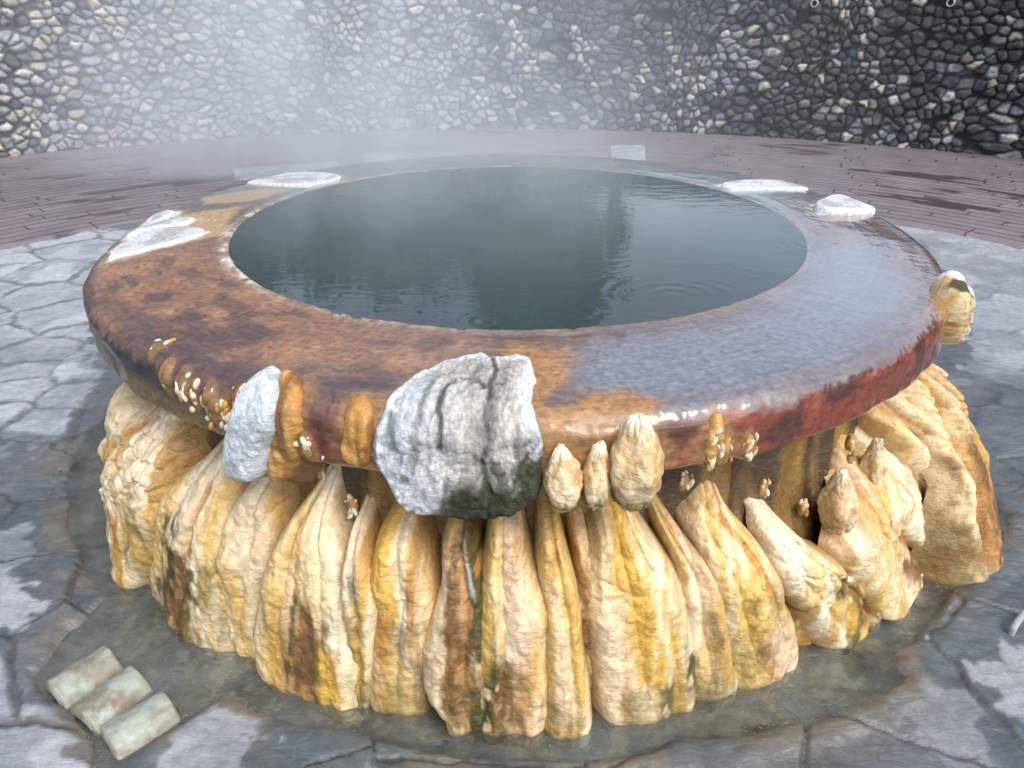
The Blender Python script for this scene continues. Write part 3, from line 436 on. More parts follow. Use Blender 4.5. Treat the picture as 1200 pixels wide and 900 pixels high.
while ph < 292:
    w = 5+7*h01(i, 1); top = .44+.2*h01(i, 2)
    if not (ph > 276):
        mound(i, [(ph+w*.3, top), (ph, top*.7), (ph-.6, top*.35), (ph-.8, 0)], [(ph+w*.75, top), (ph+w, top*.7), (ph+w*1.05, top*.35), (ph+w*1.05, 0)], 2+int(3*h01(i, 3)), .08*h01(i, 4), .3, [('y', .3, .3, 0, .8, .7), ('b', -.4, .2, 0, .4, .7)])
    ph += w*.93; i += 1

# ---- patches that cling to the rim: crusts, rusty drips
def patch(name, poly, thick, wid, colf, mat, step=.0042, dipk=1.2, rag=.012, bulge=.5, jagf=22, label=None, parent=basin, seed=0, hmod=None, prof=None, grow=.004, marg=.04):
    P = chaikin(arc(poly)); lo, hi = P.min(0)-.03, P.max(0)+.03
    a, sv = np.arange(lo[0], hi[0], step), np.arange(lo[1], hi[1], step)
    A, S = np.meshgrid(a, sv, indexing='ij')
    d = sdf(A, S, P)+grow+rag*((fbm(A*jagf, S*jagf, 0, seed+1, 4)-.5)*2)
    t = np.clip(d/wid, 0, 1)
    h = thick*(1-(1-t)**2)**bulge
    h = np.where(d < 0, np.maximum(d*dipk, -.15), h)
    if hmod is not None: h = h+hmod(A, S, d)*sst(0, .02, d)
    if prof is None: r, z, n1, n2 = drape(S)
    else: r, z, n1, n2 = prof(S)
    c, rg = colf(A, S, d)
    return grid(name, cyl(A/R0, r+n1*h, z+n2*h), mat, {'Col': c, 'fl': np.stack([A, S, 0*A], -1), 'Rough': rg}, mask=d > -marg, parent=parent, label=label)
def white(seed, dark=()):
    def f(A, S, d):
        c = np.ones(A.shape+(3,))*np.array([.72, .75, .76])
        c = mixc(c, (.50, .50, .49), sst(.4, .65, fbm(A*14, S*14, 0, seed)))
        c = mixc(c, (.80, .83, .84), sst(.03, .008, d))
        c = mixc(c, (.33, .19, .06), sst(.003, -.006, d))
        return c, .8+0*A
    return f
CR = DATA['CR']
def cracks(A, S):
    d = np.full(A.shape, 9.)
    wA, wS = A+.010*(fbm(A*45, S*45, 0, 541, 3)-.5), S+.010*(fbm(A*45, S*45, 0, 543, 3)-.5)
    for key in ('crack1', 'crack2', 'crack3'):
        q = np.array(arc(DATA['PN'][key])); m_ = len(q)
        for a, b in zip(q[:-1], q[1:]):
            e = b-a; tt = np.clip(((wA-a[0])*e[0]+(wS-a[1])*e[1])/(e@e), 0, 1)
            d = np.minimum(d, np.hypot(wA-a[0]-e[0]*tt, wS-a[1]-e[1]*tt))
    return d-.004*(fbm(A*30, S*30, 0, 545)-.3)
def front_col(A, S, d):
    strk = fbm(A*26+3*(S-.2), S*4, 0, 501, 4)
    c = np.ones(A.shape+(3,))*np.array([.62, .59, .54])
    c = mixc(c, (.50, .475, .43), sst(.45, .65, strk))
    c = mixc(c, (.60, .63, .66), sst(.02, -.10, A+.10+.03*(strk-.5))*sst(.25, .36, S))
    c = mixc(c, (.80, .83, .85), sst(.042, .016, d+.018*(fbm(A*40, S*40, 0, 509)-.5))*sst(.60, .52, S+A*.5))
    c = mixc(c, (.64, .68, .71), sst(.02, .09, A)*sst(.35, .45, S)*.8)
    crk = cracks(A, S)
    c = mixc(c, (.10, .10, .09), sst(.009, .002, crk)*.9)
    c = mixc(c, (.24, .235, .22), sst(.56, .68, fbm(A*38+4*S, S*7, 0, 512, 4))*.8*sst(.02, .05, d))
    c = mixc(c, (.12, .125, .11), sst(.60, .68, fbm(A*30+2*S, S*12, 0, 516, 4))*.8*sst(.42, .47, S))
    low = sst(.50, .57, S+.10*(fbm(A*11, S*11, 0, 513)-.5)+.05*(fbm(A*45, S*45, 0, 515)-.5)-.10*sst(-.10, -.17, A)+.05*sst(-.02, .04, A))
    c = mixc(c, (.035, .04, .018), low*.95)
    m2 = sst(.006, .0, np.abs(A-.035+.25*(S-.45)+.05*(fbm(A*20, S*20, 0, 517)-.5))-.022)*sst(.40, .46, S)*.9
    c = mixc(c, (.06, .065, .035), m2*sst(.35, .55, fbm(A*60, S*60, 0, 519)))
    bl = sdf(A, S, [(-.235, .40), (-.215, .41), (-.21, .47), (-.235, .47)])+.02*(fbm(A*40, S*40, 0, 521)-.5)
    c = mixc(c, (.20, .23, .25), sst(-.004, .006, bl)*.85)
    c = mixc(c, (.30, .17, .05), sst(.004, -.006, d)*sst(.3, .4, S))
    return c, .8+0*A
def front_h(A, S, d):
    strk = fbm(A*24+3*(S-.2), S*4, 0, 501, 4)
    crk = cracks(A, S)
    rdg = 1-np.abs(2*fbm(A*16+2.5*S, S*4.5, 0, 533, 4)-1)
    return (strk-.5)*.008*sst(.25, .4, S) + (fbm(A*8, S*8, 0, 531)-.5)*.02 + (fbm(A*40, S*26, 0, 535)-.5)*.02 + (fbm(A*110, S*80, 0, 537, 3)-.5)*.008 - .006*sst(.85, .97, rdg)*sst(.3, .38, S) - .006*sst(.006, .001, crk) + .018*sst(.46, .6, S)
patch('mineral_crust', CR['front'], .022, .026, front_col, CRUST, hmod=front_h, rag=.008, label='large grey white crust draped over the front of the rim, mossy along its lower edge', seed=540, dipk=3.0)
def left_col(A, S, d):
    c = np.ones(A.shape+(3,))*np.array([.66, .71, .74])
    c = mixc(c, (.80, .84, .87), sst(.4, .6, fbm(A*18, S*12, 0, 551)))
    x0 = np.interp(S, [.38, .43, .47, .50, .54], [-.437, -.442, -.446, -.452, -.447])
    m = sst(.014, .004, np.abs(A-x0)+.016*(fbm(A*50, S*30, 0, 553)-.3))*sst(.375, .40, S)*sst(.56, .54, S)
    c = mixc(c, (.12, .16, .17), m)
    c = mixc(c, (.30, .32, .30), sst(.55, .68, fbm(A*25, S*12, 0, 557))*.6)
    c = mixc(c, (.30, .2, .1), sst(.003, -.006, d))
    return c, .8+0*A
patch('mineral_crust', CR['left'], .05, .03, left_col, CRUST, rag=.007, label='small blue white crust slab with a dark crack on the left of the rim', seed=560, hmod=lambda A, S, d: (fbm(A*14, S*10, 0, 563)-.5)*.02+(fbm(A*50, S*50, 0, 565)-.5)*.006)
def squash_col(seed):
    def f(A, S, d):
        c = np.ones(A.shape+(3,))*np.array([.74, .58, .36])
        c = mixc(c, (.80, .74, .62), sst(.42, .36, S+.05*(fbm(A*30, S*30, 0, seed)-.5)))
        c = mixc(c, (.44, .21, .045), sst(.48, .66, fbm(A*22, S*9, 0, seed+3))*.75)
        c = mixc(c, (.24, .12, .045), sst(.48, .54, S+.12*(fbm(A*16, S*16, 0, seed+5)-.5))*sst(.4, .6, fbm(A*26, S*26, 0, seed+9))*.7)
        c = mixc(c, (.06, .065, .02), sst(.53, .57, S+.08*(fbm(A*26, S*26, 0, seed+11)-.5))*sst(.47, .6, fbm(A*19+.3, S*15, 0, seed+7))*.9)
        c = mixc(c, (.30, .15, .04), sst(.004, -.006, d))
        return c, .5+0*A
    return f
def squash_h(seed):
    def f(A, S, d):
        kd, kid, _, _ = cell(A+.006*fbm(A*30, S*30, 0, seed), S, .03, .04, seed, .8, .5, .1)
        ab = np.abs(fbm(A*15, S*2.2, 0, seed+1, 2)-.5)
        return np.sqrt(np.clip(kd/.012, 0, 1))*(.004+.012*kid)-.006+(fbm(A*45, S*45, 0, seed+4)-.5)*.008-.012*sst(.03, .005, ab)
    return f
def bulb(phd, z0, r0, ht, hz_, hr, tilt, seed, label=None):
    th, fi = np.meshgrid(np.linspace(0, 2*math.pi, 90, endpoint=False), np.linspace(.001, math.pi-.001, 80), indexing='ij')
    v = cos(fi); w_ = sin(fi)**.85*(1-.38*sst(-.1, 1.0, v))
    x, y = w_*cos(th), w_*sin(th)
    kd, kid, _, _ = cell(th*.05+.004*fbm(th*3, v*5, 0, seed), v*.09, .022, .03, seed, .8, .5, .1)
    n_ = 1+.20*(fbm(x*2.2+5, y*2.2, v*2.2, seed, 3)-.5)+.07*np.sqrt(np.clip(kd/.012, 0, 1))*(.4+kid)-.04+.05*np.cos(5*th+2*v)*w_
    a = math.radians(phd); er = np.array([math.sin(a), -math.cos(a), 0]); ea = np.array([math.cos(a), math.sin(a), 0])
    P = er*r0+(x*n_*ht-tilt*v*hz_)[..., None]*ea+(-y*n_*hr+.15*v*hr*0)[..., None]*er
    P[..., 2] += z0+v*n_*hz_
    S_ = z0+v*hz_; A_ = x*ht+3.0
    c = np.ones(x.shape+(3,))*np.array([.74, .59, .36])
    c = mixc(c, (.82, .74, .56), sst(.5, 1.0, v+.5*(fbm(A_*30, S_*30, y, 680)-.5)))
    c = mixc(c, (.46, .25, .07), sst(.46, .66, fbm(A_*24, S_*14, y, 681))*.7)
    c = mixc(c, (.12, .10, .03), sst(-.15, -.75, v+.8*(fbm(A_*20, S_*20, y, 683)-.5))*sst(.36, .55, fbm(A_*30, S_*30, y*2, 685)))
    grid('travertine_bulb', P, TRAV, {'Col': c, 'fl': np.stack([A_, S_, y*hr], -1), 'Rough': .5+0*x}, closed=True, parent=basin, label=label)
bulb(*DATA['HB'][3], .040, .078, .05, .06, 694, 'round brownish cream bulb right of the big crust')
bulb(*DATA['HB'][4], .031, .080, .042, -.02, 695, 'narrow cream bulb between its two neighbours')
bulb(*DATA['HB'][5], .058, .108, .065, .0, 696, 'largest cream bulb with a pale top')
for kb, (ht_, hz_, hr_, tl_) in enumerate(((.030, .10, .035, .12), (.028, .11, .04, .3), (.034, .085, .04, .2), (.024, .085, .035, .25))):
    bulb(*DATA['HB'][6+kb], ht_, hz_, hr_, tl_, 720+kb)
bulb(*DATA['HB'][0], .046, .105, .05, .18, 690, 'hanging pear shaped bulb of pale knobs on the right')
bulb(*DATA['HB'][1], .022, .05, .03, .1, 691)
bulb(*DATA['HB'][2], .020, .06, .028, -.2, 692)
for k, (nm, th, lb) in enumerate((('tongueA', .010, 'widest white crust tongue on the far left of the rim'), ('tongueB', .008, 'thin white crust tongue'), ('tongueC', .008, None), ('farleft', .010, 'flat white crust on the far left edge of the pool'), ('farright', .012, 'flat grey white crust on the far right of the rim'), ('right', .025, 'domed white crust on the right of the rim'))):
    patch('mineral_crust', CR[nm], th, .02, white(700+10*k), CRUST, rag=.004, seed=704+10*k, label=lb, hmod=lambda A, S, d: (fbm(A*16, S*16, 0, 709)-.5)*.004)
def orange_col(A, S, d):
    c = np.ones(A.shape+(3,))*np.array([.43, .205, .045])
    c = mixc(c, (.56, .35, .11), sst(.45, .68, fbm(A*45, S*6, 0, 771)))
    c = mixc(c, (.18, .075, .02), sst(.48, .64, fbm(A*38, S*9, 0, 773))*.8)
    c = mixc(c, (.12, .06, .025), sst(.003, -.006, d))
    return c, .35+0*A
for k, nm in enumerate(('o_left', 'o_mid', 'o_right')):
    patch('rust_drip', CR[nm], [.024, .016, .014][k], .022, orange_col, TRAV, rag=.012, seed=780+10*k, label=['orange brown drip behind the small left crust', 'orange drip to the left of the big crust', 'short orange drip on the red face of the rim'][k], hmod=lambda A, S, d: (fbm(A*60, S*9, 0, 777)-.5)*.024+(fbm(A*60, S*60, 0, 778)-.5)*.010)
# shell shaped crust that stands out of the right side
sh = [(59, .36), (61, .35), (62.5, .40), (62.5, .48), (61.5, .53), (59.5, .545), (58, .51), (57.6, .42)]
def shell_col(A, S, d):
    c = np.ones(A.shape+(3,))*np.array([.66, .52, .30])
    c = mixc(c, (.42, .22, .05), sst(.45, .62, fbm(A*30, S*22, 0, 801))*.8)
    c = mixc(c, (.10, .08, .04), sst(.58, .66, fbm(A*26, S*20, 0, 803)))
    x0 = np.interp(S, [.33, .42, .5, .57], [1.375, 1.375, 1.37, 1.36])
    c = mixc(c, (.80, .84, .86), sst(.024, .012, np.abs(A-x0)+.012*(fbm(A*30, S*30, 0, 805)-.5)))
    return c, .6+0*A
patch('mineral_crust', sh, .055, .04, shell_col, CRUST, rag=.008, hmod=squash_h(810), seed=815, label='shell shaped crust with a white stripe on the right side of the rim', dipk=2)

# ---- pale pellets in small clusters
def pebble(seed, n=10):
    th, fi = np.meshgrid(np.linspace(0, 2*math.pi, n, endpoint=False), np.linspace(0, math.pi, 7), indexing='ij')
    p = np.stack([sin(fi)*cos(th), sin(fi)*sin(th), cos(fi)], -1)
    return p
pb = pebble(0); pq = quads(*pb.shape[:2], True)
for kind, phd, sv_, n in DATA['ND']:
    k = int(abs(phd*37+sv_*900)); rr = np.random.default_rng(k)
    VV, FF, CC = [], [], []
    for j in range(n+3):
        ja, js = rr.normal(0, .009), rr.normal(0, .015)
        if kind == 'd':
            r, z, n1, n2 = [float(q) for q in drape(np.array(sv_+js))]
        else:
            z = sv_+js; r = float(rw(z))+.05; n1, n2 = 1., 0.
        a = math.radians(phd)+ja/1.4
        size = rr.uniform(.003, .0088); sx, sz = size*rr.uniform(.7, 1.), size*rr.uniform(1., 1.9)
        er = np.array([math.sin(a), -math.cos(a), 0]); ea = np.array([math.cos(a), math.sin(a), 0]); ez = np.array([0, 0, 1.])
        nn = er*n1+ez*n2; tt = -er*n2+ez*n1
        tt = tt+ea*rr.normal(0, .25); c0 = er*r+ez*z+nn*(size*.4+(.005 if kind == 'd' else 0))
        q = pb.reshape(-1, 3)
        P = c0+q[:, :1]*ea*sx+q[:, 1:2]*nn*size*.9+q[:, 2:]*tt*sz
        FF.append(pq+len(VV)*len(P)); VV.append(P)
        cb = np.array([.72, .62, .44])*(rr.uniform(.75, 1.1)); 
        if rr.random() < .3: cb = np.array([.48, .27, .07])
        CC.append(np.tile(cb, (len(P), 1)))
    a = math.radians(phd)
    if kind == 'd': r, z, n1, n2 = [float(q) for q in drape(np.array(sv_+.004))]
    else: z = sv_-.004; r = float(rw(z))+.045; n1, n2 = 1., 0.
    er = np.array([math.sin(a), -math.cos(a), 0]); ea = np.array([math.cos(a), math.sin(a), 0]); ez = np.array([0, 0, 1.])
    nn = er*n1+ez*n2; tt = -er*n2+ez*n1; q = pb.reshape(-1, 3)
    VV.append(er*r+ez*z+q[:, :1]*ea*.013+q[:, 1:2]*nn*.011+q[:, 2:]*tt*.026*(1-.25*q[:, :1])); FF.append(pq+(len(VV)-1)*len(q)); CC.append(np.tile([.36, .21, .07], (len(q), 1)))
    V = np.concatenate(VV)
    put('nodule_cluster', mesh('nodule_cluster', V, np.concatenate(FF), TRAV, {'Col': np.concatenate(CC), 'fl': V, 'Rough': np.full(len(V), .5)}), basin)

# ------------------------------------------------------------------ water
G = DATA['G']
th, rr_ = np.meshgrid(np.linspace(0, 2*math.pi, 240, endpoint=False), np.linspace(.001, 1.012, 24), indexing='ij')
grid('pool_water', np.stack([rr_*cos(th), rr_*sin(th), .8262+0*th], -1), POOL, closed=True, flip=True, kind='structure')

# ------------------------------------------------------------------ paving with the water channel sunk in it
def spaced(lo, hi, f):
    x = [lo]
    while x[-1] < hi: x.append(x[-1]+f(x[-1]))
    return np.array(x)
gx = spaced(-4.7, 4.7, lambda v: .0075 if abs(v) < 1.9 else .016)
gy = spaced(-4.9, 4.3, lambda v: .0065 if -2.2 < v < -.2 else .016)
X, Y = np.meshgrid(gx, gy, indexing='ij')
RHO = np.hypot(X, Y); PHG = np.arctan2(X, -Y)
wx, wy = X+.03*(fbm(X*3, Y*3, 0, 901)-.5)+.035*(fbm(X*14, Y*14, 0, 903)-.5), Y+.03*(fbm(X*3, Y*3, 0, 905)-.5)+.035*(fbm(X*14, Y*14, 0, 907)-.5)
jd, jid, _, _ = cell(wx, wy, .36, .28, 911, .9, .5, .2)
moat = list(G['moat'])
back_arc = [(1.74*math.cos(t), 1.74*math.sin(t)) for t in np.linspace(rad(-18), rad(200), 40)]
moat_poly = [tuple(p) for p in moat]+back_arc
md = sdf(X, Y, moat_poly)+.03*(fbm(X*7, Y*7, 0, 915)-.5)+.012*(fbm(X*30, Y*30, 0, 917)-.5)
chan = sst(-.012, .05, md); chc = sst(-.03, .09, md+.05*(fbm(X*12, Y*12, 0, 918)-.5))
ht = .009*(jid-.5)*2 + .006*(fbm(X*9, Y*9, 0, 921)-.5) + .010*(fbm(X*2.5, Y*2.5, 0, 923)-.5)
joint = np.maximum(sst(.30, .52, fbm(X*3.1, Y*3.1, 0, 927)), .8*sst(-.3, -.8, Y))*sst(.012, .002, jd+.010*(fbm(X*22, Y*22, 0, 925)-.5))
right_side = sst(.9, 1.6, X)*sst(-.6, .0, Y)
joint = joint*(1-.75*right_side)
tr_ = fbm(X*3+.8*Y, Y*5, 0, 928, 5)*7; ht = ht+.0035*(np.floor(tr_)+sst(.35, .65, tr_ % 1))-.012-.010*joint
ht = ht*(1-chan)+chan*(-.055+.025*(fbm(X*13, Y*13, 0, 931)-.5)+.012*(fbm(X*45, Y*45, 0, 933)-.5))
ht = ht + .012*sst(.0, -.03, md)*sst(-.09, -.05, md)*(fbm(X*6, Y*6, 0, 935))
ht = np.where(np.hypot(X-.02, Y+.38) > 4.53, -.03, ht)
dry = np.zeros_like(X)
edge_n = .16*(fbm(X*5, Y*5, 0, 941)-.5)+.10*(fbm(X*22, Y*22, 0, 943, 4)-.5)
for k, q in G['dry'].items():
    big = k in ('d5', 'd6')
    d = sdf(X, Y, q)+edge_n*(1.0 if not big else 1.5)
    dry = np.maximum(dry, sst(-.006, .012, d)*({'d8': .45, 'd6': .7, 'd7': .9}.get(k, 1.)))
rest = sst(.5, .56, fbm(X*.8, Y*.8, 0, 951)+.3*edge_n)*sst(1.9, 2.3, RHO)*np.where((Y > 1.2) | (Y < -2.6), 1, 0)
dry = np.maximum(dry, rest)
dry = dry*(1-sst(.022, .006, jd+.022*(fbm(X*16, Y*16, 0, 955)-.5))*.9*(1-.8*right_side))*sst(.02, -.05, md)
damp = sst(.52, .60, fbm(X*2.2, Y*3.4, 0, 957)+.25*edge_n)
dry = dry*(1-.75*damp*sst(-1.2, -.4, Y)*sst(1.0, 0.2, Y))
tone = .65+.7*jid
cw = np.ones(X.shape+(3,))*np.array([.080, .089, .099])*tone[..., None]
cw = mixc(cw, (.125, .138, .152), sst(.45, .7, fbm(X*4, Y*6, 0, 961))*.7)
cw = mixc(cw, (.07, .095, .105), sst(.5, .65, fbm(X*2, Y*2, 0, 963))*.6)
cw = mixc(cw, (.15, .13, .10), sst(-.16, -.0, md)*sst(.42, .66, fbm(X*6, Y*6, 0, 965))*.75)
cw = mixc(cw, (.05, .05, .05), joint*.7)
veil_l = sst(.3, -.4, X)*sst(-.6, .1, Y); cw = mixc(cw, (.13, .142, .155), veil_l*.75)  # pale veil of steam painted into wet stone and joints at left
cd = np.ones(X.shape+(3,))*np.array([.325, .345, .37])*(.85+.3*jid)[..., None]
cd = mixc(cd, (.24, .26, .285), sst(.45, .65, fbm(X*7, Y*7, 0, 967)))
dry = dry*(1-.22*sst(-.2, -.6, Y))
cg = cw*(1-dry[..., None])+cd*dry[..., None]
bed = np.ones(X.shape+(3,))*np.array([.20, .18, .14])
bed = mixc(bed, (.09, .105, .10), sst(.42, .6, fbm(X*5, Y*5, 0, 971)))
bed = mixc(bed, (.33, .29, .22), sst(.52, .66, fbm(X*24, Y*24, 0, 973)))
cg = cg*(1-chc[..., None])+bed*chc[..., None]
rg = (.30+.18*(fbm(X*6, Y*6, 0, 981)-.5))*(1-dry)+.8*dry
rg = rg*(1-chan)+.5*chan
grid('flagstone_paving', np.stack([X, Y, ht], -1), PAVE, {'Col': cg, 'fl': np.stack([X, Y, 0*X], -1), 'Rough': np.clip(rg, .15, .9)}, mask=(RHO > 1.05) & (np.hypot(X-.02, Y+.38) < 4.56), kind='structure')
# channel water
wx_, wy_ = np.meshgrid(np.arange(-2.2, 2.2, .03), np.arange(-2.2, 2.2, .03), indexing='ij')
mdw = sdf(wx_, wy_, moat_poly)
grid('channel_water', np.stack([wx_, wy_, -.012+0*wx_], -1), SHALLOW, mask=(mdw > -.09) & (np.hypot(wx_, wy_) > 1.2), kind='structure')

# deck of bricks laid in rings between the paving and the wall
th, rr_ = np.meshgrid(np.linspace(-math.pi, math.pi, 500), np.linspace(4.5, 9.6, 120), indexing='ij')
xx, yy = .02+rr_*sin(th), -.38+rr_*cos(th)
hd = .006*(fbm(xx*1.2, yy*1.2, 0, 1001)-.5)+.004
wp = .12*sst(.45, .75, fbm(xx*.5, yy*.5, 0, 1003))+.05*sst(-1, -4, xx)
hd = np.where(rr_ < 4.52, -.02, hd+.012)
grid('brick_deck', np.stack([xx, yy, hd], -1), DECK, {'fl': np.stack([th*6.2, rr_, 0*rr_], -1), 'Wetp': wp}, flip=True, kind='structure')
gv = np.array([[[-150, -150, -.16], [-150, 150, -.16]], [[150, -150, -.16], [150, 150, -.16]]], float)
grid('ground', gv, plain('soil', (.10, .085, .06), .9, 2), kind='structure')

# ------------------------------------------------------------------ stone wall
wall = thing('stone_wall', 'curved retaining wall of grey, white and blackened field stones behind the pool', 'wall', (-.11, 7.82, 0))
WR, WX, WY = 8.68, -.11, -.86
ang = np.arange(-1.75, 1.75, .0115/WR); hz = np.arange(-.04, 2.5, .0115)
TH, HZ = np.meshgrid(ang, hz, indexing='ij'); AR = TH*WR
wob = .05*(fbm(AR*4, HZ*4, 0, 1101)-.5)+.45*(fbm(AR*1.1, HZ*1.1, 0, 1102, 2)-.5)
d, sid, dx, dy = cell(AR+wob, HZ+.05*(fbm(AR*4, HZ*4, 0, 1103)-.5), .120, .088, 1111, .85, .5, .16)
rr0 = .060+.026*((sid*91.7) % 1)-np.sqrt((dx*.82)**2+(dy*1.12)**2)
kk_ = .013; hh_ = np.clip(.5+.5*(rr0-d)/kk_, 0, 1); d = rr0*(1-hh_)+d*hh_-kk_*hh_*(1-hh_)
d = d+.008*(fbm(AR*25, HZ*25, 0, 1113)-.5)
sid2 = (sid*7.31) % 1; sid3 = (sid*13.7) % 1; sid4 = (sid*29.3) % 1
dome = np.clip(1-(1-np.clip(d/.036, 0, 1))**2, 0, 1)**.6
hgt = dome*(.045+.06*sid2)+(dx*(sid3-.5)+dy*(sid4-.5))*.35*sst(0, .02, d)+.034*(fbm(AR*13, HZ*13, 0, 1115)-.5)+.014*(fbm(AR*45, HZ*45, 0, 1117)-.5)
hgt = hgt*sst(2.49, 2.40, HZ)
# how blackened: clean at the left and centre, sooty to the right
dk = sst(-2.5, 4.0, AR)*.72+.42*sst(-4.9, -6.3, AR)+.20*sst(.9, 1.6, HZ)-.10*sst(-1, -4, AR)
dk = dk+1.15*(fbm(AR*.8, HZ*.5, 0, 1121, 3)-.5)+.5*(fbm(AR*3.2, HZ*1.3, 0, 1123)-.5)+(sid3-.5)*.75
black = sst(.34, .62, dk)
base = np.ones(TH.shape+(3,))*np.array([.25, .265, .275])*(.62+.66*sid)[..., None]
tan_ = sst(.72, .76, sid2); base = mixc(base, (.44, .37, .28), tan_*.6)
base = mixc(base, (.50, .49, .46), sst(.84, .87, sid4)*.8)
base = mixc(base, (.19, .195, .205), sst(.75, .78, sid3)*.7)
base = base*(.75+.5*fbm(AR*18, HZ*18, 0, 1131))[..., None]
keepw = sst(.93, .96, (sid*51.3) % 1)
bl = black*(1-.85*keepw)*(.68+.5*fbm(AR*20, HZ*20, 0, 1133))
base = mixc(base, (.040, .043, .047), np.clip(bl, 0, .93))
jt = sst(.012, .001, d)
base = mixc(base, (.07, .072, .076), jt*(1-black)*.85); base = mixc(base, (.014, .014, .015), jt*np.clip(black*1.4, 0, 1))
RW = WR-hgt
P = np.stack([WX+RW*sin(TH)-wall.location.x, WY+RW*cos(TH)-wall.location.y, HZ], -1)
top = np.stack([WX+(WR+.5)*sin(TH[:, -1:])-wall.location.x, WY+(WR+.5)*cos(TH[:, -1:])-wall.location.y, HZ[:, -1:]], -1)
bot = top.copy(); bot[..., 2] = -.1
P = np.concatenate([P, top, bot], 1); base = np.concatenate([base, base[:, -1:], base[:, -1:]], 1)
FLw = np.stack([AR, HZ, 0*AR], -1); FLw = np.concatenate([FLw, FLw[:, -1:]+(0, .5, 0), FLw[:, -1:]+(0, 3, 0)], 1)
grid('masonry', P, WALL, {'Col': base, 'fl': FLw}, flip=False, parent=wall)
PVC = plain('grey_pipe', (.42, .46, .50), .5, 40)
PIN = plain('pipe_inside', (.02, .02, .02), .9)
def ring_tube(name, c, axis, r0, r1, ln, mat, parent):
    axis = np.array(axis, float)/np.linalg.norm(axis); u = np.cross(axis, (0, 0, 1)); u /= np.linalg.norm(u); v = np.cross(u, axis)
    prof = [(r0, -ln), (r0, 0), (r1, 0), (r1, -ln), ]
    a = np.linspace(0, 2*math.pi, 28, endpoint=False)
    Pp = np.array([[np.array(c)+(u*math.cos(t)+v*math.sin(t))*q[0]+axis*q[1] for q in prof] for t in a])
    return grid(name, Pp, mat, closed=True, parent=parent)
for c in G['pipes']:
    ax = np.array([WX-c[0], WY-c[1], 0]); ax /= np.linalg.norm(ax)
    cc_ = np.array(c)+ax*.10-np.array(wall.location)
    ring_tube('drain_pipe', cc_, ax, .040, .031, .18, PVC, wall)

# pale slabs lying on the deck behind the basin
PAD = plain('pale_slab', (.25, .27, .29), .7, 9, .6, 1.4)
for k, (q, lb) in enumerate(zip(G['pads'], ('widest pale concrete slab on the deck at the far left of the basin', 'small pale concrete slab on the deck behind the far rim', 'pale cracked concrete slab on the deck behind the right of the far rim'))):
    cx_, cy_ = np.mean(q, 0)
    n = 24; a, b = np.meshgrid(np.linspace(0, 1, n), np.linspace(0, 1, n), indexing='ij'); q = np.array(q)
    xy = (q[0]*((1-a)*(1-b))[..., None]+q[1]*(a*(1-b))[..., None]+q[2]*(a*b)[..., None]+q[3]*((1-a)*b)[..., None])-(cx_, cy_)
    e = np.minimum(np.minimum(a, 1-a), np.minimum(b, 1-b))
    zz_ = np.where(e <= 0, -.01, .020+.004*(fbm(xy[..., 0]*9, xy[..., 1]*9, 0, 1301+k)-.5))
    o = grid('paving_slab', np.concatenate([xy, zz_[..., None]], -1), PAD, label=lb, category='paving slab', group='pale slabs behind the basin'); o.location = (cx_, cy_, 0)

# ridged tile in the little inlet of the channel
tile = thing('ridged_tile', 'pale greenish tile of three rounded ridges lying under shallow water at lower left', 'roof tile', (-1.0, -1.43, 0))
s = Mat('worn_tile'); pos = s.n('ShaderNodeTexCoord').outputs['Object']
c = s.mix(s.ramp(s.noise(pos, 14, 5, .6), .42, .62), (.19, .165, .12, 1), (.29, .325, .28, 1))
TILE = s.surf(Base_Color=speckle(s, c, pos, 60, .85, 1.15), Roughness=.45, Normal=s.bump(s.noise(pos, 60, 5), .35, .006))
for k, (a, b) in enumerate(G['ridges']):
    a, b = np.array(a), np.array(b); ax = (b-a)/np.linalg.norm(b-a); a = a-ax*.01; b = b+ax*.02; sd = np.array([ax[1], -ax[0]])
    T, W = np.meshgrid(np.linspace(0, 1, 30), np.linspace(-1, 1, 25), indexing='ij')
    hw = .072*(1-.10*T)
    xy = a+(b-a)*T[..., None]+sd*(W*hw)[..., None]
    zz_ = -.046+.074*np.clip(1-W**2, 0, 1)**.5+.006*(fbm(T*5+k*9, W*3, 0, 1401)-.5)
    zz_[0] -= .03; zz_[-1] -= .03
    grid('ridge', np.concatenate([xy-(-1.0, -1.43), zz_[..., None]], -1), TILE, parent=tile)

# small metal lifting loop in a flagstone at the right
hp = np.array(G['handle']); a, b = hp[0], hp[2]
pts = [np.r_[a, -.01], np.r_[a, .022], np.r_[a*.85+b*.15, .028], np.r_[a*.5+b*.5, .030], np.r_[a*.15+b*.85, .028], np.r_[b, .022], np.r_[b, -.01]]
pts = np.array(pts); org = np.r_[(a+b)/2, 0]
tt = np.linspace(0, len(pts)-1, 40); ctr = np.stack([np.interp(tt, np.arange(len(pts)), pts[:, j]) for j in range(3)], -1)
tg = np.gradient(ctr, axis=0); tg /= np.linalg.norm(tg, axis=1)[:, None]
sdv = np.array([-(b-a)[1], (b-a)[0], 0]); sdv /= np.linalg.norm(sdv); up = np.cross(tg, sdv)
aa = np.linspace(0, 2*math.pi, 12, endpoint=False)
Ph = ctr[None]+.009*(np.cos(aa)[:, None, None]*sdv+np.sin(aa)[:, None, None]*up[None])-org
o = grid('lifting_loop', Ph, plain('dull_metal', (.30, .32, .33), .55, 40), closed=True, label='small bent metal loop fixed in the wet paving at the right', category='metal loop'); o.location = org

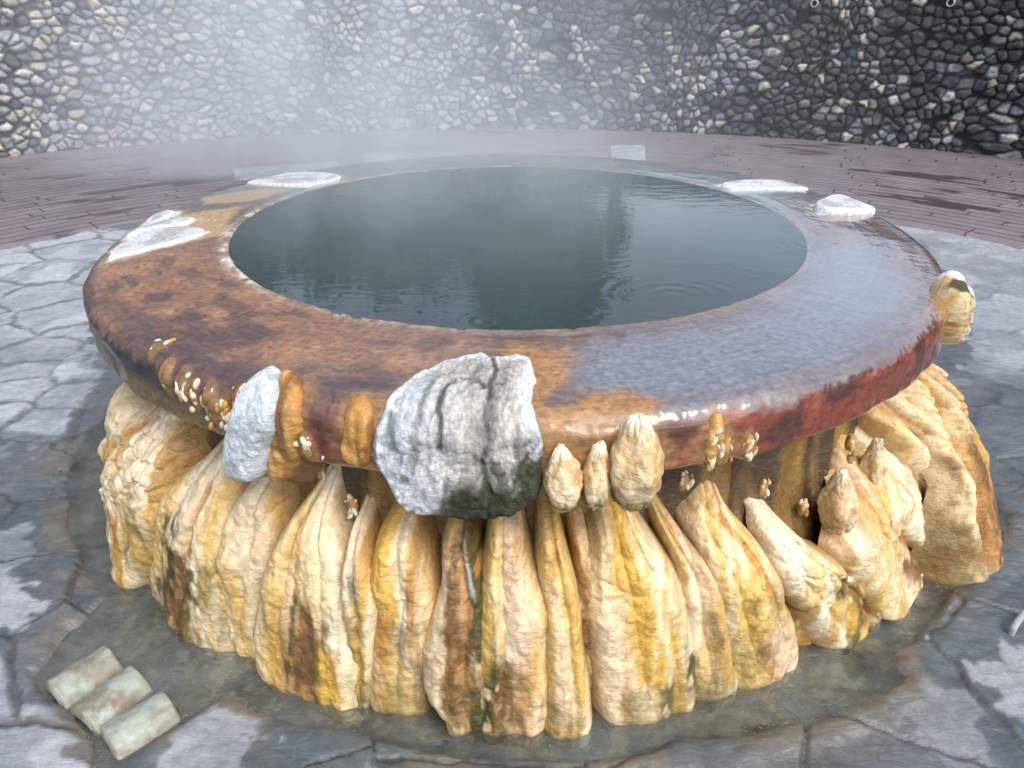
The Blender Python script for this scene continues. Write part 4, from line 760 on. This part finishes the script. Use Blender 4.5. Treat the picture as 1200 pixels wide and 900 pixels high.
# ------------------------------------------------------------------ trees beyond the wall (they show as dark reflections in the pool)
s = Mat('leaf'); oi = s.attr('Var').outputs['Fac']
LEAF = s.surf(Base_Color=s.mix(oi, (.03, .055, .018, 1), (.075, .105, .035, 1)), Roughness=.6)
BARK = plain('bark', (.10, .075, .055), .9, 12)
def tree_meshes(seed, H, W=1.0):
    rr = np.random.default_rng(seed)
    V, Fq = [], []; nb = 0
    def limb(p0, p1, r0, r1):
        nonlocal nb
        t = np.linspace(0, 1, 8); c = p0+(p1-p0)*t[:, None]+np.stack([.12*np.sin(t*3+seed), .1*np.cos(t*4)-.1, 0*t], -1)*np.linalg.norm(p1-p0)*.25*t[:, None]
        a = np.linspace(0, 2*math.pi, 9, endpoint=False); rad_ = r0+(r1-r0)*t
        P = np.array([[c[j]+rad_[j]*np.array([math.cos(q), math.sin(q), .0]) for j in range(8)] for q in a])
        V.append(P.reshape(-1, 3)); Fq.append(quads(9, 8, True)+nb); nb += 72
        return c[-1]
    top = limb(np.zeros(3), np.array([0, 0, H*.55]), .17, .10)
    ends = [top]
    for j in range(9):
        a = j*2.4+seed; ends.append(limb(np.array([0, 0, H*(.3+.03*j)]), np.array([math.cos(a)*H*.28*W, math.sin(a)*H*.28*W, H*(.55+.035*j)]), .07, .02))
    trunk = mesh('trunk', np.concatenate(V), np.concatenate(Fq), BARK)
    n = 5200; cl_ = []
    for j in range(34):
        e = ends[j % len(ends)]; cl_.append(e+rr.normal(0, H*.09, 3)*(W, W, 1)+np.array([0, 0, H*.05]))
    cl_ = np.array(cl_); c = cl_[rr.integers(0, len(cl_), n)]+rr.normal(0, H*.055, (n, 3))*(W, W, 1)
    u = rr.normal(0, 1, (n, 3)); u /= np.linalg.norm(u, axis=1)[:, None]; v = np.cross(u, rr.normal(0, 1, (n, 3))); v /= np.linalg.norm(v, axis=1)[:, None]
    sz = rr.uniform(.06, .14, (n, 1))
    Vl = np.stack([c-u*sz*1.6, c+v*sz*.7, c+u*sz*1.6, c-v*sz*.7], 1).reshape(-1, 3)
    crown = mesh('crown', Vl, np.arange(4*n).reshape(n, 4), LEAF, {'Var': np.repeat(rr.random(n), 4)}, smooth=False)
    return trunk, crown
TREES = [(-6.2, 10.6, 5.2, 'broad leafed tree beyond the wall at the left end'), (-3.6, 11.0, 5.4, 'leafy tree beyond the left half of the wall'), (-1.6, 11.8, 4.6, 'rounded leafy tree beyond the middle of the wall'), (.35, 10.8, 7.2, 'tallest leafy tree beyond the wall just right of the middle')]
for k, (tx, ty, H, lb) in enumerate(TREES):
    t = thing('tree', lb, 'tree', (tx, ty, -.16), 'trees beyond the wall')
    a, b = tree_meshes(20+k, H, .42 if H > 7 else 1.0); put('trunk', a, t); put('crown', b, t)

# ------------------------------------------------------------------ steam drifting off the pool towards the wall
s = Mat('drifting_steam'); pos = s.n('ShaderNodeNewGeometry').outputs['Position']
sx = s.n('ShaderNodeSeparateXYZ', {0: pos}); x_, y_, z_ = sx.outputs
yp = s.math('MAXIMUM', y_, 0.0)
# centre line leans to the left as the steam drifts back
u = s.math('ADD', x_, s.math('MULTIPLY', yp, .47)); u = s.math('ADD', u, .15)
wd = s.math('ADD', s.math('MULTIPLY', yp, .13), .95)
g = s.math('DIVIDE', u, wd); g = s.math('EXPONENT', s.math('MULTIPLY', s.math('MULTIPLY', g, g), -1.0))
lowz = s.math('SUBTRACT', .80, s.math('MULTIPLY', s.math('MAXIMUM', s.math('SUBTRACT', y_, 1.0), 0.0), .25))
zf = s.math('MULTIPLY', s.ramp(s.math('SUBTRACT', z_, lowz), 0.0, .10), s.ramp(z_, 1.1, 2.7, 1.0, 0.0))
yf = s.math('MULTIPLY', s.ramp(y_, -.98, -.3), s.ramp(y_, 4.6, 7.0, 1.0, 0.0))
n1 = s.noise(s.vmul(pos, (1.25, .8, .9)), 1.0, 4, .6, .7)
n2 = s.ramp(n1, .40, .66, .02, 1.0)
dn = s.math('MULTIPLY', s.math('MULTIPLY', g, zf), s.math('MULTIPLY', yf, n2))
rp = s.math('SQRT', s.math('ADD', s.math('MULTIPLY', x_, x_), s.math('MULTIPLY', y_, y_)))
mist = s.math('MULTIPLY', s.math('MULTIPLY', s.ramp(rp, .95, .55), s.math('MULTIPLY', s.ramp(z_, .828, .86), s.ramp(z_, .9, 1.35, 1.0, 0.0))), s.ramp(s.noise(s.vmul(pos, (2.2, 1.5, 1.5)), 1.0, 4, .6, .5),   .42, .66, .10, 1.0))
dn = s.math('ADD', s.math('MULTIPLY', dn, .62), s.math('MULTIPLY', mist, .62))
pv = s.n('ShaderNodeVolumePrincipled', {'Color': (.90, .95, 1, 1), 'Density': dn, 'Anisotropy': .15})
s.t.links.new(pv.outputs[0], s.out.inputs['Volume']); STEAM = s.m
lo, hi = np.array([-5.2, -1.0, .02]), np.array([2.2, 7.0, 2.75])
V = np.array([[(lo, hi)[i >> 2 & 1][0], (lo, hi)[i >> 1 & 1][1], (lo, hi)[i & 1][2]] for i in range(8)])
put('pool_steam', mesh('pool_steam', V, [[0, 1, 3, 2], [4, 6, 7, 5], [0, 4, 5, 1], [2, 3, 7, 6], [0, 2, 6, 4], [1, 5, 7, 3]], STEAM, smooth=False), kind='stuff', label='pale steam drifting off the hot pool towards the stone wall')


# ------------------------------------------------------------------ light, world, camera
SUN_EL, SUN_AZ = rad(52), rad(142)          # azimuth clockwise from +y
w = bpy.data.worlds.new('World'); sc.world = w; w.use_nodes = True
nt = w.node_tree; nt.nodes.clear()
sky = nt.nodes.new('ShaderNodeTexSky'); sky.sky_type = 'NISHITA'; sky.sun_disc = False; sky.sun_elevation = SUN_EL; sky.sun_rotation = SUN_AZ
sky.air_density = 1.0; sky.dust_density = 2.5; sky.ozone_density = 1.0
hs = nt.nodes.new('ShaderNodeHueSaturation'); hs.inputs['Saturation'].default_value = .6; nt.links.new(sky.outputs[0], hs.inputs['Color'])
bg = nt.nodes.new('ShaderNodeBackground'); bg.inputs['Strength'].default_value = .15; nt.links.new(hs.outputs[0], bg.inputs[0])
ow = nt.nodes.new('ShaderNodeOutputWorld'); nt.links.new(bg.outputs[0], ow.inputs[0])
sd_ = bpy.data.lights.new('sun', 'SUN'); sd_.energy = 1.05; sd_.angle = rad(30); sd_.color = (1, .965, .91)
so = bpy.data.objects.new('sun', sd_); col.objects.link(so)
from mathutils import Vector
dv = Vector((math.sin(SUN_AZ)*math.cos(SUN_EL), math.cos(SUN_AZ)*math.cos(SUN_EL), math.sin(SUN_EL)))
so.rotation_euler = dv.to_track_quat('Z', 'Y').to_euler()
cam = bpy.data.cameras.new('camera'); cam.sensor_width = 36; cam.lens = 850/1200*36; cam.clip_end = 500; cam.clip_start = .02
co = bpy.data.objects.new('camera', cam); col.objects.link(co)
co.location = (0, -2.6286, 1.5315); co.rotation_euler = (rad(90-27.66), 0, rad(.368))
sc.camera = co
sc.view_settings.view_transform = 'Standard'; sc.view_settings.look = 'None'; sc.view_settings.exposure = 1.0; sc.view_settings.gamma = 1.0
sc.cycles.volume_step_rate = 2.0; sc.cycles.volume_max_steps = 128
sc.cycles.max_bounces = 8; sc.cycles.transparent_max_bounces = 8; sc.cycles.volume_bounces = 1
